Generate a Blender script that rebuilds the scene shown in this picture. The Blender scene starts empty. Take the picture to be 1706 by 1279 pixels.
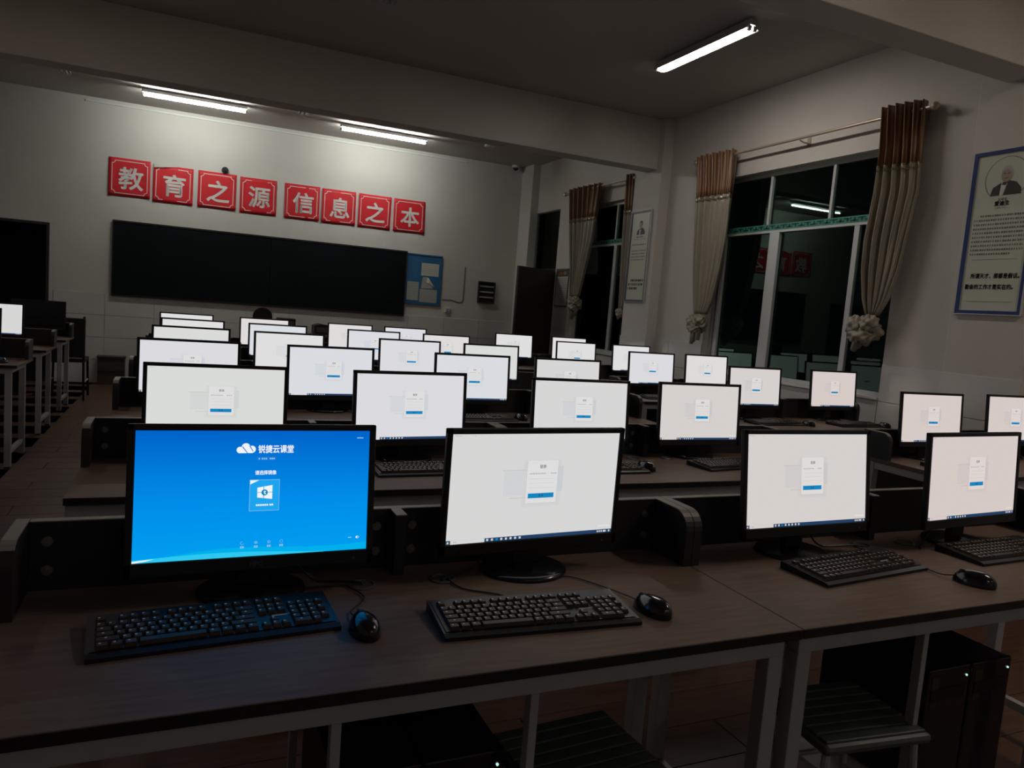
import bpy, bmesh, math, random
from mathutils import Vector, Matrix
random.seed(7)
PI = math.pi
sc = bpy.context.scene
col = sc.collection

# ---------------------------------------------------------------- camera
CAM_H = 1.41
RIGHT = (0.91377162, -0.39863685, 0.07816703)
DOWN = (0.03202081, -0.12114099, -0.99211871)
FWD = (0.40496430, 0.90907289, -0.09793053)
cd = bpy.data.cameras.new('camera')
cam = bpy.data.objects.new('camera', cd)
col.objects.link(cam)
m3 = Matrix((RIGHT, [-v for v in DOWN], [-v for v in FWD])).transposed()
cam.matrix_world = Matrix.Translation((0, 0, CAM_H)) @ m3.to_4x4()
cd.sensor_fit = 'HORIZONTAL'
cd.sensor_width = 36.0
cd.lens = 36.0 * 1233.56 / 1706.0
cd.clip_start = 0.02
sc.camera = cam

# ---------------------------------------------------------------- world (night) and exposure
w = bpy.data.worlds.new('night')
sc.world = w
w.use_nodes = True
w.node_tree.nodes['Background'].inputs[0].default_value = (0.5, 0.7, 1.0, 1)
w.node_tree.nodes['Background'].inputs[1].default_value = 0.0015
sc.view_settings.view_transform = 'Standard'
sc.view_settings.look = 'None'
sc.view_settings.gamma = 1.0
sc.view_settings.exposure = 0.0
sc.view_settings.use_curve_mapping = False
TUBE_FRONT = 108.0     # radiance of the tubes over the blackboard
TUBE_MID = 54.0       # the older twin-tube fitting in the middle bay
TUBE_BACK = 86.0       # the same fitting one bay behind the camera
TUBE_REAR = 28.0      # the two fittings at the back of the room
TUBE_LEFT = 27.0      # its twin above the left aisle, out of the picture
SCREEN = 0.67         # radiance of a white screen

# ---------------------------------------------------------------- materials
MATS = {}
def mat(name, c, rough=0.5, metal=0.0, spec=0.5, noise=0.0, nscale=8.0, stretch=(1, 1, 1), bump=0.0, c2=None, coat=0.0, stint=None):
    if name in MATS:
        return MATS[name]
    m = bpy.data.materials.new(name)
    m.use_nodes = True
    nt = m.node_tree
    b = nt.nodes['Principled BSDF']
    b.inputs['Base Color'].default_value = (*c, 1)
    b.inputs['Roughness'].default_value = rough
    b.inputs['Metallic'].default_value = metal
    b.inputs['Specular IOR Level'].default_value = spec
    b.inputs['Coat Weight'].default_value = coat
    if stint:
        b.inputs['Specular Tint'].default_value = (*stint, 1)
    b.inputs['Coat Roughness'].default_value = 0.15
    if noise > 0 or bump > 0:
        tc = nt.nodes.new('ShaderNodeTexCoord')
        mp = nt.nodes.new('ShaderNodeMapping')
        mp.inputs['Scale'].default_value = stretch
        nz = nt.nodes.new('ShaderNodeTexNoise')
        nz.inputs['Scale'].default_value = nscale
        nz.inputs['Detail'].default_value = 5
        nt.links.new(tc.outputs['Object'], mp.inputs[0])
        nt.links.new(mp.outputs[0], nz.inputs['Vector'])
        if noise > 0:
            r = nt.nodes.new('ShaderNodeValToRGB')
            d = c2 if c2 else tuple(v * (1 - noise) for v in c)
            r.color_ramp.elements[0].position = 0.3
            r.color_ramp.elements[1].position = 0.7
            r.color_ramp.elements[0].color = (*d, 1)
            r.color_ramp.elements[1].color = (*c, 1)
            nt.links.new(nz.outputs[0], r.inputs[0])
            nt.links.new(r.outputs[0], b.inputs['Base Color'])
        if bump > 0:
            bp = nt.nodes.new('ShaderNodeBump')
            bp.inputs['Strength'].default_value = bump
            bp.inputs['Distance'].default_value = 0.01
            nt.links.new(nz.outputs[0], bp.inputs['Height'])
            nt.links.new(bp.outputs[0], b.inputs['Normal'])
    MATS[name] = m
    return m

def emit(name, c, s=1.0, sample=False):
    if name in MATS:
        return MATS[name]
    m = bpy.data.materials.new(name)
    m.use_nodes = True
    nt = m.node_tree
    nt.nodes.remove(nt.nodes['Principled BSDF'])
    e = nt.nodes.new('ShaderNodeEmission')
    e.inputs[0].default_value = (*c, 1)
    e.inputs[1].default_value = s
    nt.links.new(e.outputs[0], nt.nodes['Material Output'].inputs[0])
    m.cycles.emission_sampling = 'FRONT' if sample else 'NONE'
    MATS[name] = m
    return m

def srgb(r, g, b):
    f = lambda v: (v / 255 / 12.92) if v / 255 <= 0.04045 else ((v / 255 + 0.055) / 1.055) ** 2.4
    return (f(r), f(g), f(b))

PAINT = mat('wall_paint', (0.64, 0.60, 0.56), 0.7, noise=0.07, nscale=1.6, bump=0.03)
CEILP = mat('ceiling_paint', (0.50, 0.46, 0.43), 0.85, noise=0.06, nscale=1.2)
TILE = mat('glazed_tile', (0.66, 0.645, 0.61), 0.16, spec=0.5, noise=0.06, nscale=3)
FLOORB = mat('floor_base', (0.03, 0.02, 0.015), 0.6)
PLANK = mat('floor_plank', (0.125, 0.055, 0.03), 0.42, noise=0.5, nscale=5, stretch=(1, 9, 1))
DESKTOP = mat('desk_laminate', (0.185, 0.128, 0.098), 0.58, noise=0.25, nscale=7, stretch=(1.2, 10, 1), spec=0.24, stint=(1.0, 0.76, 0.58))
DESKEDGE = mat('desk_edge', (0.012, 0.011, 0.011), 0.45)
STEEL = mat('grey_steel', (0.40, 0.40, 0.405), 0.45, noise=0.05, nscale=12)
SCRNLAM = mat('screen_laminate', (0.018, 0.018, 0.02), 0.5)
SCRNLIT = mat('screen_lit_top', (0.30, 0.28, 0.25), 0.5)  # pale tone imitates lamplight on the tops of the dark partitions
BOLT = mat('bolt_metal', (0.30, 0.30, 0.30), 0.35, metal=0.8)
GROM = mat('grommet_plastic', (0.09, 0.09, 0.09), 0.4)
BLACKP = mat('black_plastic', (0.010, 0.010, 0.011), 0.42, spec=0.4)
BLACKG = mat('black_gloss', (0.010, 0.010, 0.012), 0.16, spec=0.6)
KEYCAP = mat('keycap', (0.034, 0.024, 0.019), 0.5, spec=0.4, stint=(1.0, 0.74, 0.58))
KEYPRINT = mat('key_print', (0.62, 0.60, 0.58), 0.5)
RUBBER = mat('cable_rubber', (0.012, 0.012, 0.012), 0.55)
ALU = mat('window_aluminium', (0.55, 0.57, 0.56), 0.4, metal=0.2)
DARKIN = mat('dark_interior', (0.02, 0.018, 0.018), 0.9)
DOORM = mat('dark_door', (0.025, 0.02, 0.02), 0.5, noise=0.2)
CHALK = mat('chalkboard', (0.0038, 0.0068, 0.0088), 0.6, spec=0.14, noise=0.35, nscale=2, stretch=(1, 1, 3))
RED = mat('red_paper', srgb(214, 24, 38), 0.55, noise=0.12, nscale=3)
PAPERW = mat('white_print', (0.72, 0.70, 0.66), 0.6)
PAPERB = mat('paper_back', (0.62, 0.58, 0.48), 0.7)
WHITEM = mat('white_metal', (0.7, 0.7, 0.68), 0.4)
BLUEB = mat('blue_board', srgb(45, 105, 150), 0.6, noise=0.15)
BLUEF = mat('blue_frame', srgb(70, 110, 150), 0.4, metal=0.4)
NAVY = mat('navy_frame', srgb(40, 62, 125), 0.35)
POSTP = mat('poster_paper', srgb(205, 210, 195), 0.35)
INK = mat('ink', (0.02, 0.02, 0.025), 0.6)
INKG = mat('ink_grey', (0.16, 0.16, 0.17), 0.6)

# ---------------------------------------------------------------- mesh helpers
class MB:
    def __init__(s):
        s.v, s.f, s.m, s.mats = [], [], [], []
    def mi(s, m):
        if m not in s.mats:
            s.mats.append(m)
        return s.mats.index(m)
    def add(s, vs, fs, m):
        o = len(s.v)
        k = s.mi(m)
        s.v += [tuple(v) for v in vs]
        for f in fs:
            s.f.append(tuple(i + o for i in f))
            s.m.append(k)
        return s
    def box(s, x0, x1, y0, y1, z0, z1, m):
        vs = [(x, y, z) for x in (x0, x1) for y in (y0, y1) for z in (z0, z1)]
        return s.add(vs, [(0, 1, 3, 2), (4, 6, 7, 5), (0, 4, 5, 1), (2, 3, 7, 6), (0, 2, 6, 4), (1, 5, 7, 3)], m)
    def bbox(s, x0, x1, y0, y1, z0, z1, m, b=0.003):
        """box with chamfered edges"""
        bm = bmesh.new()
        bmesh.ops.create_cube(bm, size=1)
        for v in bm.verts:
            v.co = Vector(((x0 + x1) / 2 + v.co.x * (x1 - x0), (y0 + y1) / 2 + v.co.y * (y1 - y0), (z0 + z1) / 2 + v.co.z * (z1 - z0)))
        bmesh.ops.bevel(bm, geom=list(bm.edges), offset=b, segments=2, affect='EDGES', profile=0.5)
        return s.bm(bm, m)
    def bm(s, bm, m, mx=None):
        bm.verts.index_update()
        vs = [(mx @ v.co if mx else v.co.copy()) for v in bm.verts]
        fs = [[v.index for v in f.verts] for f in bm.faces]
        bm.free()
        return s.add(vs, fs, m)
    def prism(s, pts, axis, a, b, m):
        """pts: list of 2-D points (counter-clockwise), extruded along axis from a to b"""
        def p(u, v, t):
            return {'x': (t, u, v), 'y': (u, t, v), 'z': (u, v, t)}[axis]
        n = len(pts)
        vs = [p(u, v, a) for u, v in pts] + [p(u, v, b) for u, v in pts]
        fs = [tuple(range(n - 1, -1, -1)), tuple(range(n, 2 * n))]
        fs += [(i, (i + 1) % n, (i + 1) % n + n, i + n) for i in range(n)]
        return s.add(vs, fs, m)
    def tube(s, path, r, m, n=8, cap=True):
        path = [Vector(p) for p in path]
        vs, fs = [], []
        rs = r if isinstance(r, (list, tuple)) else [r] * len(path)
        prev = None
        for i, p in enumerate(path):
            t = (path[min(i + 1, len(path) - 1)] - path[max(i - 1, 0)]).normalized()
            if prev is None:
                a = t.orthogonal().normalized()
            else:
                a = (prev - t * prev.dot(t)).normalized()
            prev = a
            b = t.cross(a)
            for k in range(n):
                an = 2 * PI * k / n
                vs.append(p + (a * math.cos(an) + b * math.sin(an)) * rs[i])
        for i in range(len(path) - 1):
            for k in range(n):
                fs.append((i * n + k, i * n + (k + 1) % n, (i + 1) * n + (k + 1) % n, (i + 1) * n + k))
        if cap:
            fs.append(tuple(range(n - 1, -1, -1)))
            fs.append(tuple((len(path) - 1) * n + k for k in range(n)))
        return s.add(vs, fs, m)
    def lathe(s, prof, m, n=24, c=(0, 0, 0), sx=1, sy=1):
        vs, fs = [], []
        for r, z in prof:
            for k in range(n):
                a = 2 * PI * k / n
                vs.append((c[0] + r * math.cos(a) * sx, c[1] + r * math.sin(a) * sy, c[2] + z))
        L = len(prof)
        for i in range(L - 1):
            for k in range(n):
                fs.append((i * n + k, i * n + (k + 1) % n, (i + 1) * n + (k + 1) % n, (i + 1) * n + k))
        fs.append(tuple(range(n - 1, -1, -1)))
        fs.append(tuple((L - 1) * n + k for k in range(n)))
        return s.add(vs, fs, m)
    def grid(s, fn, nu, nv, m):
        vs = [fn(i / nu, j / nv) for j in range(nv + 1) for i in range(nu + 1)]
        fs = [(j * (nu + 1) + i, j * (nu + 1) + i + 1, (j + 1) * (nu + 1) + i + 1, (j + 1) * (nu + 1) + i) for j in range(nv) for i in range(nu)]
        return s.add(vs, fs, m)
    def mesh(s, name, smooth=False):
        me = bpy.data.meshes.new(name)
        me.from_pydata(s.v, [], s.f)
        for m in s.mats:
            me.materials.append(m)
        me.polygons.foreach_set('material_index', s.m)
        if smooth:
            me.polygons.foreach_set('use_smooth', [True] * len(me.polygons))
        me.update()
        return me
    def build(s, name, parent=None, smooth=False, loc=(0, 0, 0)):
        return link(name, s.mesh(name, smooth), parent, loc)

def link(name, data, parent=None, loc=(0, 0, 0)):
    o = bpy.data.objects.new(name, data)
    col.objects.link(o)
    o.location = loc
    if parent:
        o.parent = parent
    return o
def tag(o, label, cat, group=None, kind=None):
    o['label'] = label
    o['category'] = cat
    if group:
        o['group'] = group
    if kind:
        o['kind'] = kind
    return o
def thing(name, label, cat, loc=(0, 0, 0), rz=0.0, group=None):
    o = bpy.data.objects.new(name, None)
    o.empty_display_size = 0.1
    col.objects.link(o)
    o.location = loc
    o.rotation_euler = (0, 0, rz)
    return tag(o, label, cat, group)
def struct(o, label=None):
    o['kind'] = 'structure'
    if label:
        o['label'] = label
    return o
def dup(o, parent=None):
    c = o.copy()
    col.objects.link(c)
    if parent:
        c.parent = parent
    return c

def glyphs(text, size, bold=0.0, res=2):
    """mesh data (verts 2-D, faces) of a text, centred"""
    cu = bpy.data.curves.new('t', 'FONT')
    cu.body = text
    cu.size = size
    cu.align_x = 'CENTER'
    cu.align_y = 'CENTER'
    cu.resolution_u = res
    o = bpy.data.objects.new('t', cu)
    col.objects.link(o)
    dg = bpy.context.evaluated_depsgraph_get()
    me = o.evaluated_get(dg).to_mesh()
    vs = [(v.co.x, v.co.y) for v in me.vertices]
    fs = [tuple(p.vertices) for p in me.polygons]
    o.evaluated_get(dg).to_mesh_clear()
    bpy.data.objects.remove(o)
    bpy.data.curves.remove(cu)
    if vs:
        cx = (min(v[0] for v in vs) + max(v[0] for v in vs)) / 2
        cy = (min(v[1] for v in vs) + max(v[1] for v in vs)) / 2
        vs = [(a - cx, b - cy) for a, b in vs]
    if bold > 0 and vs:
        base_v, base_f = vs, fs
        vs, fs = [], []
        for k in range(9):
            dx, dy = ((0, 0) if k == 0 else (bold * math.cos(k * PI / 4), bold * math.sin(k * PI / 4)))
            o_ = len(vs)
            vs = vs + [(a + dx, b + dy) for a, b in base_v]
            fs = fs + [tuple(i + o_ for i in f) for f in base_f]
    return vs, fs
def gsize(g):
    xs = [v[0] for v in g[0]]
    ys = [v[1] for v in g[0]]
    return max(xs) - min(xs), max(ys) - min(ys)

# plane-drawing helper: draw flat shapes in a plane  P(u, v, depth)
class Draw:
    def __init__(s, P):
        s.mb, s.P = MB(), P
    def poly(s, pts, m, d):
        s.mb.add([s.P(u, v, d) for u, v in pts], [tuple(range(len(pts)))], m)
    def rect(s, u0, u1, v0, v1, m, d):
        s.poly([(u0, v0), (u1, v0), (u1, v1), (u0, v1)], m, d)
    def ell(s, u, v, a, b, m, d, n=24):
        s.poly([(u + a * math.cos(2 * PI * k / n), v + b * math.sin(2 * PI * k / n)) for k in range(n)], m, d)
    def ring(s, u, v, a, b, t, m, d, n=28, a0=0, a1=2 * PI):
        for k in range(n):
            p, q = a0 + (a1 - a0) * k / n, a0 + (a1 - a0) * (k + 1) / n
            s.poly([(u + a * math.cos(p), v + b * math.sin(p)), (u + a * math.cos(q), v + b * math.sin(q)),
                    (u + (a - t) * math.cos(q), v + (b - t) * math.sin(q)), (u + (a - t) * math.cos(p), v + (b - t) * math.sin(p))], m, d)
    def line(s, pts, t, m, d, closed=False):
        n = len(pts)
        for i in range(n if closed else n - 1):
            a, b = Vector(pts[i]), Vector(pts[(i + 1) % n])
            e = (b - a).normalized()
            q = Vector((-e.y, e.x)) * t / 2
            a, b = a - e * t / 2, b + e * t / 2
            s.poly([a - q, b - q, b + q, a + q], m, d)
    def text(s, g, u, v, m, d, sx=1.0, sy=1.0):
        s.mb.add([s.P(u + a * sx, v + b * sy, d) for a, b in g[0]], g[1], m)
    def dashes(s, u0, u1, v, h, m, d, seg=0.012, fill=0.75):
        u = u0
        while u < u1 - seg * 0.3:
            e = min(u1, u + seg * (0.5 + random.random() * 0.5))
            s.rect(u, u + (e - u) * fill, v - h / 2, v + h / 2, m, d)
            u += seg

# ================================================================ THE ROOM
XR, XL, YF, YB, ZC = 5.10, -2.95, 11.40, -5.2, 3.75
ZT = 1.22   # top of the wall tiles
TH = 0.24
# openings in the right wall (y0, y1, z0, z1)
W1 = (4.22, 6.50, 0.94, 2.95)
W2 = (8.02, 9.62, 0.94, 2.95)
D1 = (10.16, 11.05, 0.0, 2.99)
D2 = (-2.55, -1.66, 0.0, 2.08)    # doorway in the front wall (x0, x1)

mb = MB()
ys = [YB, W1[0], W1[1], W2[0], W2[1], D1[0], D1[1], YF + TH]
ops = {1: W1, 3: W2, 5: D1}
for i in range(len(ys) - 1):
    if i in ops:
        o = ops[i]
        if o[2] > 0:
            mb.box(XR, XR + TH, ys[i], ys[i + 1], 0, o[2], PAINT)
        mb.box(XR, XR + TH, ys[i], ys[i + 1], o[3], ZC, PAINT)
    else:
        mb.box(XR, XR + TH, ys[i], ys[i + 1], 0, ZC, PAINT)
wall_right = struct(mb.build('wall_right'))
mb = MB()
mb.box(XL - TH, D2[0], YF, YF + TH, 0, ZC, PAINT)
mb.box(D2[1], XR, YF, YF + TH, 0, ZC, PAINT)
mb.box(D2[0], D2[1], YF, YF + TH, D2[3], ZC, PAINT)
wall_front = struct(mb.build('wall_front'))
struct(MB().box(XL - TH, XL, YB, YF, 0, ZC, PAINT).build('wall_left'))
struct(MB().box(XL - TH, XR + TH, YB - TH, YB, 0, ZC, PAINT).build('wall_back'))
struct(MB().box(XL - TH, XR + TH, YB - TH, YF + TH, ZC, ZC + 0.15, CEILP).build('ceiling'))
floor = struct(MB().box(XL - TH, XR + TH, YB - TH, YF + TH, -0.12, -0.012, FLOORB).build('floor'))
# floor planks, each its own piece
PL, PW = 2.03, 0.2
pm = MB().bbox(0.002, PL - 0.002, 0.0015, PW - 0.0015, -0.012, 0.0, PLANK, 0.0015).mesh('plank')
r = 0
y = YB
while y < YF - 0.01:
    x = XL - (0, 0.7, 1.35)[r % 3]
    while x < XR - 0.01:
        if x + PL > XL and not (x > 2.6 and y > 4.2) and not y < -0.6:
            o = link('plank', pm, floor, (max(x, XL - 0.2), y, 0))
        x += PL
    y += PW
    r += 1
rest = MB()
rest.box(XL, XR, YB, -0.602, -0.012, -0.001, PLANK)
rest.box(4.0, XR, 4.2, YF, -0.012, -0.001, PLANK)
o = rest.build('plank_rest', floor)
o['kind'] = 'stuff'

# beams and pilasters
mb = MB().bbox(XL, XR, 7.49, 7.735, 3.18, ZC, PAINT, 0.006)
struct(mb.build('trim_1'), 'painted ceiling beam across the middle of the room')
mb = MB().bbox(XL, XR, 3.177, 3.425, 3.18, ZC, PAINT, 0.006)
struct(mb.build('trim_2'), 'painted ceiling beam nearest the camera')
PF = 4.97
for n, (a, b) in enumerate(((7.39, 7.95), (3.05, 3.61), (10.97, YF))):
    struct(MB().bbox(PF, XR + 0.01, a, b, 0, ZC, PAINT, 0.006).build('trim_%d' % (n + 3)), 'painted pilaster on the window wall')
# cable trunking under the ceiling on the front wall
struct(MB().box(-1.28, 4.0, YF - 0.02, YF, ZC - 0.065, ZC - 0.045, WHITEM).build('trim_6'), 'thin white cable trunking under the ceiling')

# wall tiles 0.6 x 0.3, each its own piece
TT = 0.008
def tile_mesh(wd, ht, axis):
    if axis == 'x':
        return MB().bbox(0.003, wd - 0.003, -TT, 0, 0.003, ht - 0.003, TILE, 0.002).mesh('wall_tile')
    return MB().bbox(-TT, 0, 0.003, wd - 0.003, 0.003, ht - 0.003, TILE, 0.002).mesh('wall_tile')
cache = {}
def tiles(parent, axis, a, b, off, z0, z1, start=None):
    rows = [(0.0, 0.32), (0.32, 0.62), (0.62, 0.92), (0.92, ZT)]
    for za, zb in rows:
        za2, zb2 = max(za, z0), min(zb, z1)
        if zb2 - za2 < 0.02:
            continue
        s = a
        while s < b - 0.01:
            e = min(b, s + 0.6)
            key = (round(e - s, 3), round(zb2 - za2, 3), axis)
            if key not in cache:
                cache[key] = tile_mesh(e - s, zb2 - za2, axis)
            link('wall_tile', cache[key], parent, (s, off, za2) if axis == 'x' else (off, s, za2))
            s = e
tiles(wall_front, 'x', D2[1] + 0.05, XR - 0.01, YF, 0, ZT)
tiles(wall_front, 'x', XL, D2[0] - 0.05, YF, 0, ZT)
tiles(wall_right, 'y', -0.55, 3.05, XR, 0, ZT)
tiles(wall_right, 'y', 3.62, W1[0], XR, 0, ZT)
tiles(wall_right, 'y', W1[0], W1[1], XR, 0, W1[2] - 0.02)
tiles(wall_right, 'y', W1[1], 7.38, XR, 0, ZT)
tiles(wall_right, 'y', 7.96, W2[0], XR, 0, ZT)
tiles(wall_right, 'y', W2[0], W2[1], XR, 0, W2[2] - 0.02)
tiles(wall_right, 'y', W2[1], D1[0] - 0.02, XR, 0, ZT)
tiles(wall_right, 'y', 3.045, 3.615, PF, 0, ZT)
tiles(wall_right, 'y', 7.385, 7.955, PF, 0, ZT)

# ---------------------------------------------------------------- windows
def glass_mat():
    m = bpy.data.materials.new('window_glass')
    m.use_nodes = True
    nt = m.node_tree
    nt.nodes.remove(nt.nodes['Principled BSDF'])
    g = nt.nodes.new('ShaderNodeBsdfGlossy')
    g.inputs['Roughness'].default_value = 0.012
    g.inputs['Color'].default_value = (0.82, 0.9, 0.85, 1)
    t = nt.nodes.new('ShaderNodeBsdfTransparent')
    t.inputs['Color'].default_value = (0.55, 0.72, 0.62, 1)
    f = nt.nodes.new('ShaderNodeFresnel')
    f.inputs['IOR'].default_value = 1.25
    mx = nt.nodes.new('ShaderNodeMixShader')
    nt.links.new(f.outputs[0], mx.inputs[0])
    nt.links.new(t.outputs[0], mx.inputs[1])
    nt.links.new(g.outputs[0], mx.inputs[2])
    nt.links.new(mx.outputs[0], nt.nodes['Material Output'].inputs[0])
    return m
GLASS = glass_mat()
GREEN = mat('green_band', srgb(60, 150, 130), 0.5, noise=0.2, nscale=30)
GREEND = mat('green_pattern', srgb(22, 70, 66), 0.5)
def window(n, op, lower, upper, zt, label):
    y0, y1, z0, z1 = op
    X = XR + 0.10
    root = bpy.data.objects.new('window_%d' % n, None)
    col.objects.link(root)
    root.location = (X, y0, z0)
    struct(root, label)
    H = z1 - z0
    Wd = y1 - y0
    zt -= z0
    f = MB()
    f.box(-0.03, 0.03, 0, Wd, 0, 0.045, ALU)
    f.box(-0.03, 0.03, 0, Wd, H - 0.04, H, ALU)
    f.box(-0.03, 0.03, 0, 0.04, 0.045, H - 0.04, ALU)
    f.box(-0.03, 0.03, Wd - 0.04, Wd, 0.045, H - 0.04, ALU)
    f.box(-0.03, 0.03, 0.04, Wd - 0.04, zt - 0.035, zt - 0.01, ALU)
    f.build('frame', root)
    # green printed band along the transom
    g = MB().box(-0.034, 0.0, 0.0, Wd, zt - 0.01, zt + 0.045, GREEN)
    gb = g.build('transom_band', root)
    pat = MB()
    yy = 0.02
    k = 0
    while yy < Wd - 0.1:
        zz = zt + (0.022 if k % 2 else 0.002)
        pat.box(-0.0365, -0.034, yy, yy + 0.085, zz, zz + 0.012, GREEND)
        pat.box(-0.0365, -0.034, yy + 0.03, yy + 0.05, zt + 0.002, zt + 0.034, GREEND)
        yy += 0.075
        k += 1
    pat.build('band_pattern', gb)
    for yc, wd in lower:
        MB().bbox(-0.028, 0.012, yc - y0 - wd / 2, yc - y0 + wd / 2, 0.045, zt - 0.035, ALU, 0.003).build('sash_stile', root)
    for yc, wd in upper:
        MB().bbox(-0.025, 0.012, yc - y0 - wd / 2, yc - y0 + wd / 2, zt + 0.045, H - 0.04, ALU, 0.003).build('mullion', root)
    ed = sorted([0.04] + [yc - y0 for yc, _ in lower] + [Wd - 0.04])
    for i in range(len(ed) - 1):
        MB().box(-0.002 + 0.006 * (i % 2), 0.002 + 0.006 * (i % 2), ed[i], ed[i + 1], 0.045, zt - 0.035, GLASS).build('pane', root)
    ed = sorted([0.04] + [yc - y0 for yc, _ in upper] + [Wd - 0.04])
    for i in range(len(ed) - 1):
        MB().box(-0.002, 0.002, ed[i], ed[i + 1], zt + 0.045, H - 0.04, GLASS).build('pane', root)
    MB().bbox(-0.13, -0.03, 0.0, Wd, -0.012, 0.012, TILE, 0.004).build('window_sill', root)
    return root
window(1, W1, [(5.672, 0.13), (4.70, 0.055), (6.40, 0.05)], [(5.02, 0.03), (5.79, 0.03)], 2.395, 'wide aluminium window with green patterned band, between two knotted curtains')
window(2, W2, [(8.60, 0.07)], [(8.63, 0.035)], 2.415, 'far aluminium window beside the door')
# a pulled latch on the big window
# ---------------------------------------------------------------- doors
d = bpy.data.objects.new('door_1', None)
col.objects.link(d)
d.location = (XR, D1[0], 0)
struct(d, 'dark open door in the far right corner')
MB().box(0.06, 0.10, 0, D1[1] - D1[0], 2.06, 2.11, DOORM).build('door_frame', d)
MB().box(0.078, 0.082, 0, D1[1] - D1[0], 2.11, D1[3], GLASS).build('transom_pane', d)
a = math.atan2(9.80 - D1[0], 4.36 - (XR + 0.0))
leaf = MB().bbox(0, 0.84, -0.02, 0.02, 0.01, 2.06, DOORM, 0.004)
lf = leaf.build('door_leaf', d)
lf.rotation_euler = (0, 0, a)
lf.location = (-0.03, 0.0, 0)
hd = MB().tube([(0.76, 0.02, 1.0), (0.76, 0.06, 1.0), (0.66, 0.06, 1.0)], 0.009, BOLT).build('handle', lf)
dk = MB()
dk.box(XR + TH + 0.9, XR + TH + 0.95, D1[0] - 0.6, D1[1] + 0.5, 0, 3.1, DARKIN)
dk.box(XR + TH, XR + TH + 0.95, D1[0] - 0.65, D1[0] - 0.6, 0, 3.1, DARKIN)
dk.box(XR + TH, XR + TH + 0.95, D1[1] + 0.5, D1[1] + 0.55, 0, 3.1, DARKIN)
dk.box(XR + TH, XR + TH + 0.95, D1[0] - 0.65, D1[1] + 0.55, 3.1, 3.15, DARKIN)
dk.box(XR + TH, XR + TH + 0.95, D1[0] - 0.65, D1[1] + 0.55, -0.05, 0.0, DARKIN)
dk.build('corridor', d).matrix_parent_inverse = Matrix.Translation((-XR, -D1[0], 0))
d = bpy.data.objects.new('door_2', None)
col.objects.link(d)
d.location = (D2[0], YF, 0)
struct(d, 'dark doorway left of the blackboard')
wd = D2[1] - D2[0]
MB().box(wd - 0.035, wd, 0.0, 0.1, 0, D2[3], DOORM).box(0, 0.035, 0.0, 0.1, 0, D2[3], DOORM).box(0.035, wd - 0.035, 0.0, 0.1, D2[3] - 0.035, D2[3], DOORM).build('door_frame', d)
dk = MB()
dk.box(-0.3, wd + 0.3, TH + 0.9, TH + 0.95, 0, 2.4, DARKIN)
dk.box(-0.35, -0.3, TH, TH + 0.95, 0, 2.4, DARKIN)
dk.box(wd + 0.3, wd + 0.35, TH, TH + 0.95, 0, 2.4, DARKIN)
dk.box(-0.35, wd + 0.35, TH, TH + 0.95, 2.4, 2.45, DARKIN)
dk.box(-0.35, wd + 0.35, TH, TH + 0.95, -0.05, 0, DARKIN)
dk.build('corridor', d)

# ================================================================ LAMPS
OFFT = mat('tube_off', (0.5, 0.5, 0.48), 0.3)
LAMPB = mat('lamp_body', (0.55, 0.55, 0.53), 0.4)
def lamp(label, cx, cy, axis, twin, tube, group):
    t = thing('tube_light', label, 'lamp', (cx, cy, ZC), 0 if axis == 'x' else PI / 2, group)
    L = 0.605
    wdt = 0.062 if twin else 0.03
    if twin:
        MB().prism([(-wdt, -0.088), (-wdt + 0.004, -0.088), (-0.02, -0.055), (0.02, -0.055), (wdt - 0.004, -0.088), (wdt, -0.088), (0.032, -0.012), (-0.032, -0.012)], 'x', -L, L, LAMPB).build('batten', t)
    else:
        MB().prism([(-wdt, -0.05), (wdt, -0.05), (wdt * 0.7, -0.012), (-wdt * 0.7, -0.012)], 'x', -L, L, LAMPB).build('batten', t)
    MB().box(-0.3, -0.26, -0.02, 0.02, -0.012, 0.0, LAMPB).box(0.26, 0.3, -0.02, 0.02, -0.012, 0.0, LAMPB).build('bracket', t)
    for oy in ((-0.024, 0.024) if twin else (0.0,)):
        tb = MB().tube([(-L + 0.02, oy, -0.08), (L - 0.02, oy, -0.08)], 0.0135, tube, 10)
        tb.build('tube', t)
        for s in (-1, 1):
            MB().bbox(s * (L - 0.01) - 0.012, s * (L - 0.01) + 0.012, oy - 0.015, oy + 0.015, -0.098, -0.062, LAMPB, 0.003).build('end_cap', t)
    return t
TF = emit('tube_front', (0.93, 0.99, 0.93), TUBE_FRONT, True)
TM = emit('tube_mid', (1.0, 0.93, 0.85), TUBE_MID, True)
TB = emit('tube_back', (1.0, 0.86, 0.74), TUBE_BACK, True)
g = 'fluorescent tube lights'
lamp('lit tube light above the left half of the blackboard', 0.025, 10.40, 'x', False, TF, g)
lamp('lit tube light above the right half of the blackboard', 2.43, 10.44, 'x', False, TF, g)
lamp('lit twin tube light on the ceiling near the big window', 3.84, 5.29, 'y', True, TM, g)
lamp('twin tube light on the ceiling behind the camera', 3.84, 0.95, 'y', True, TB, g)
TR = emit('tube_rear', (0.97, 0.97, 0.93), TUBE_REAR, True)
lamp('lit twin tube light at the back of the room, window side', 3.84, -3.36, 'y', True, TR, g)
lamp('lit twin tube light at the back of the room, middle', 1.30, -3.36, 'y', True, TR, g)
TL = emit('tube_left', (1.0, 0.86, 0.74), TUBE_LEFT, True)
lamp('lit twin tube light on the ceiling above the left aisle', -1.33, 5.27, 'y', True, TL, g)
lamp('unlit tube light, leftmost end peeking below the middle beam', -1.33, 9.39, 'y', True, OFFT, g)
lamp('unlit tube light peeking below the beam between the two lit tubes', 1.27, 9.39, 'y', True, OFFT, g)
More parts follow.
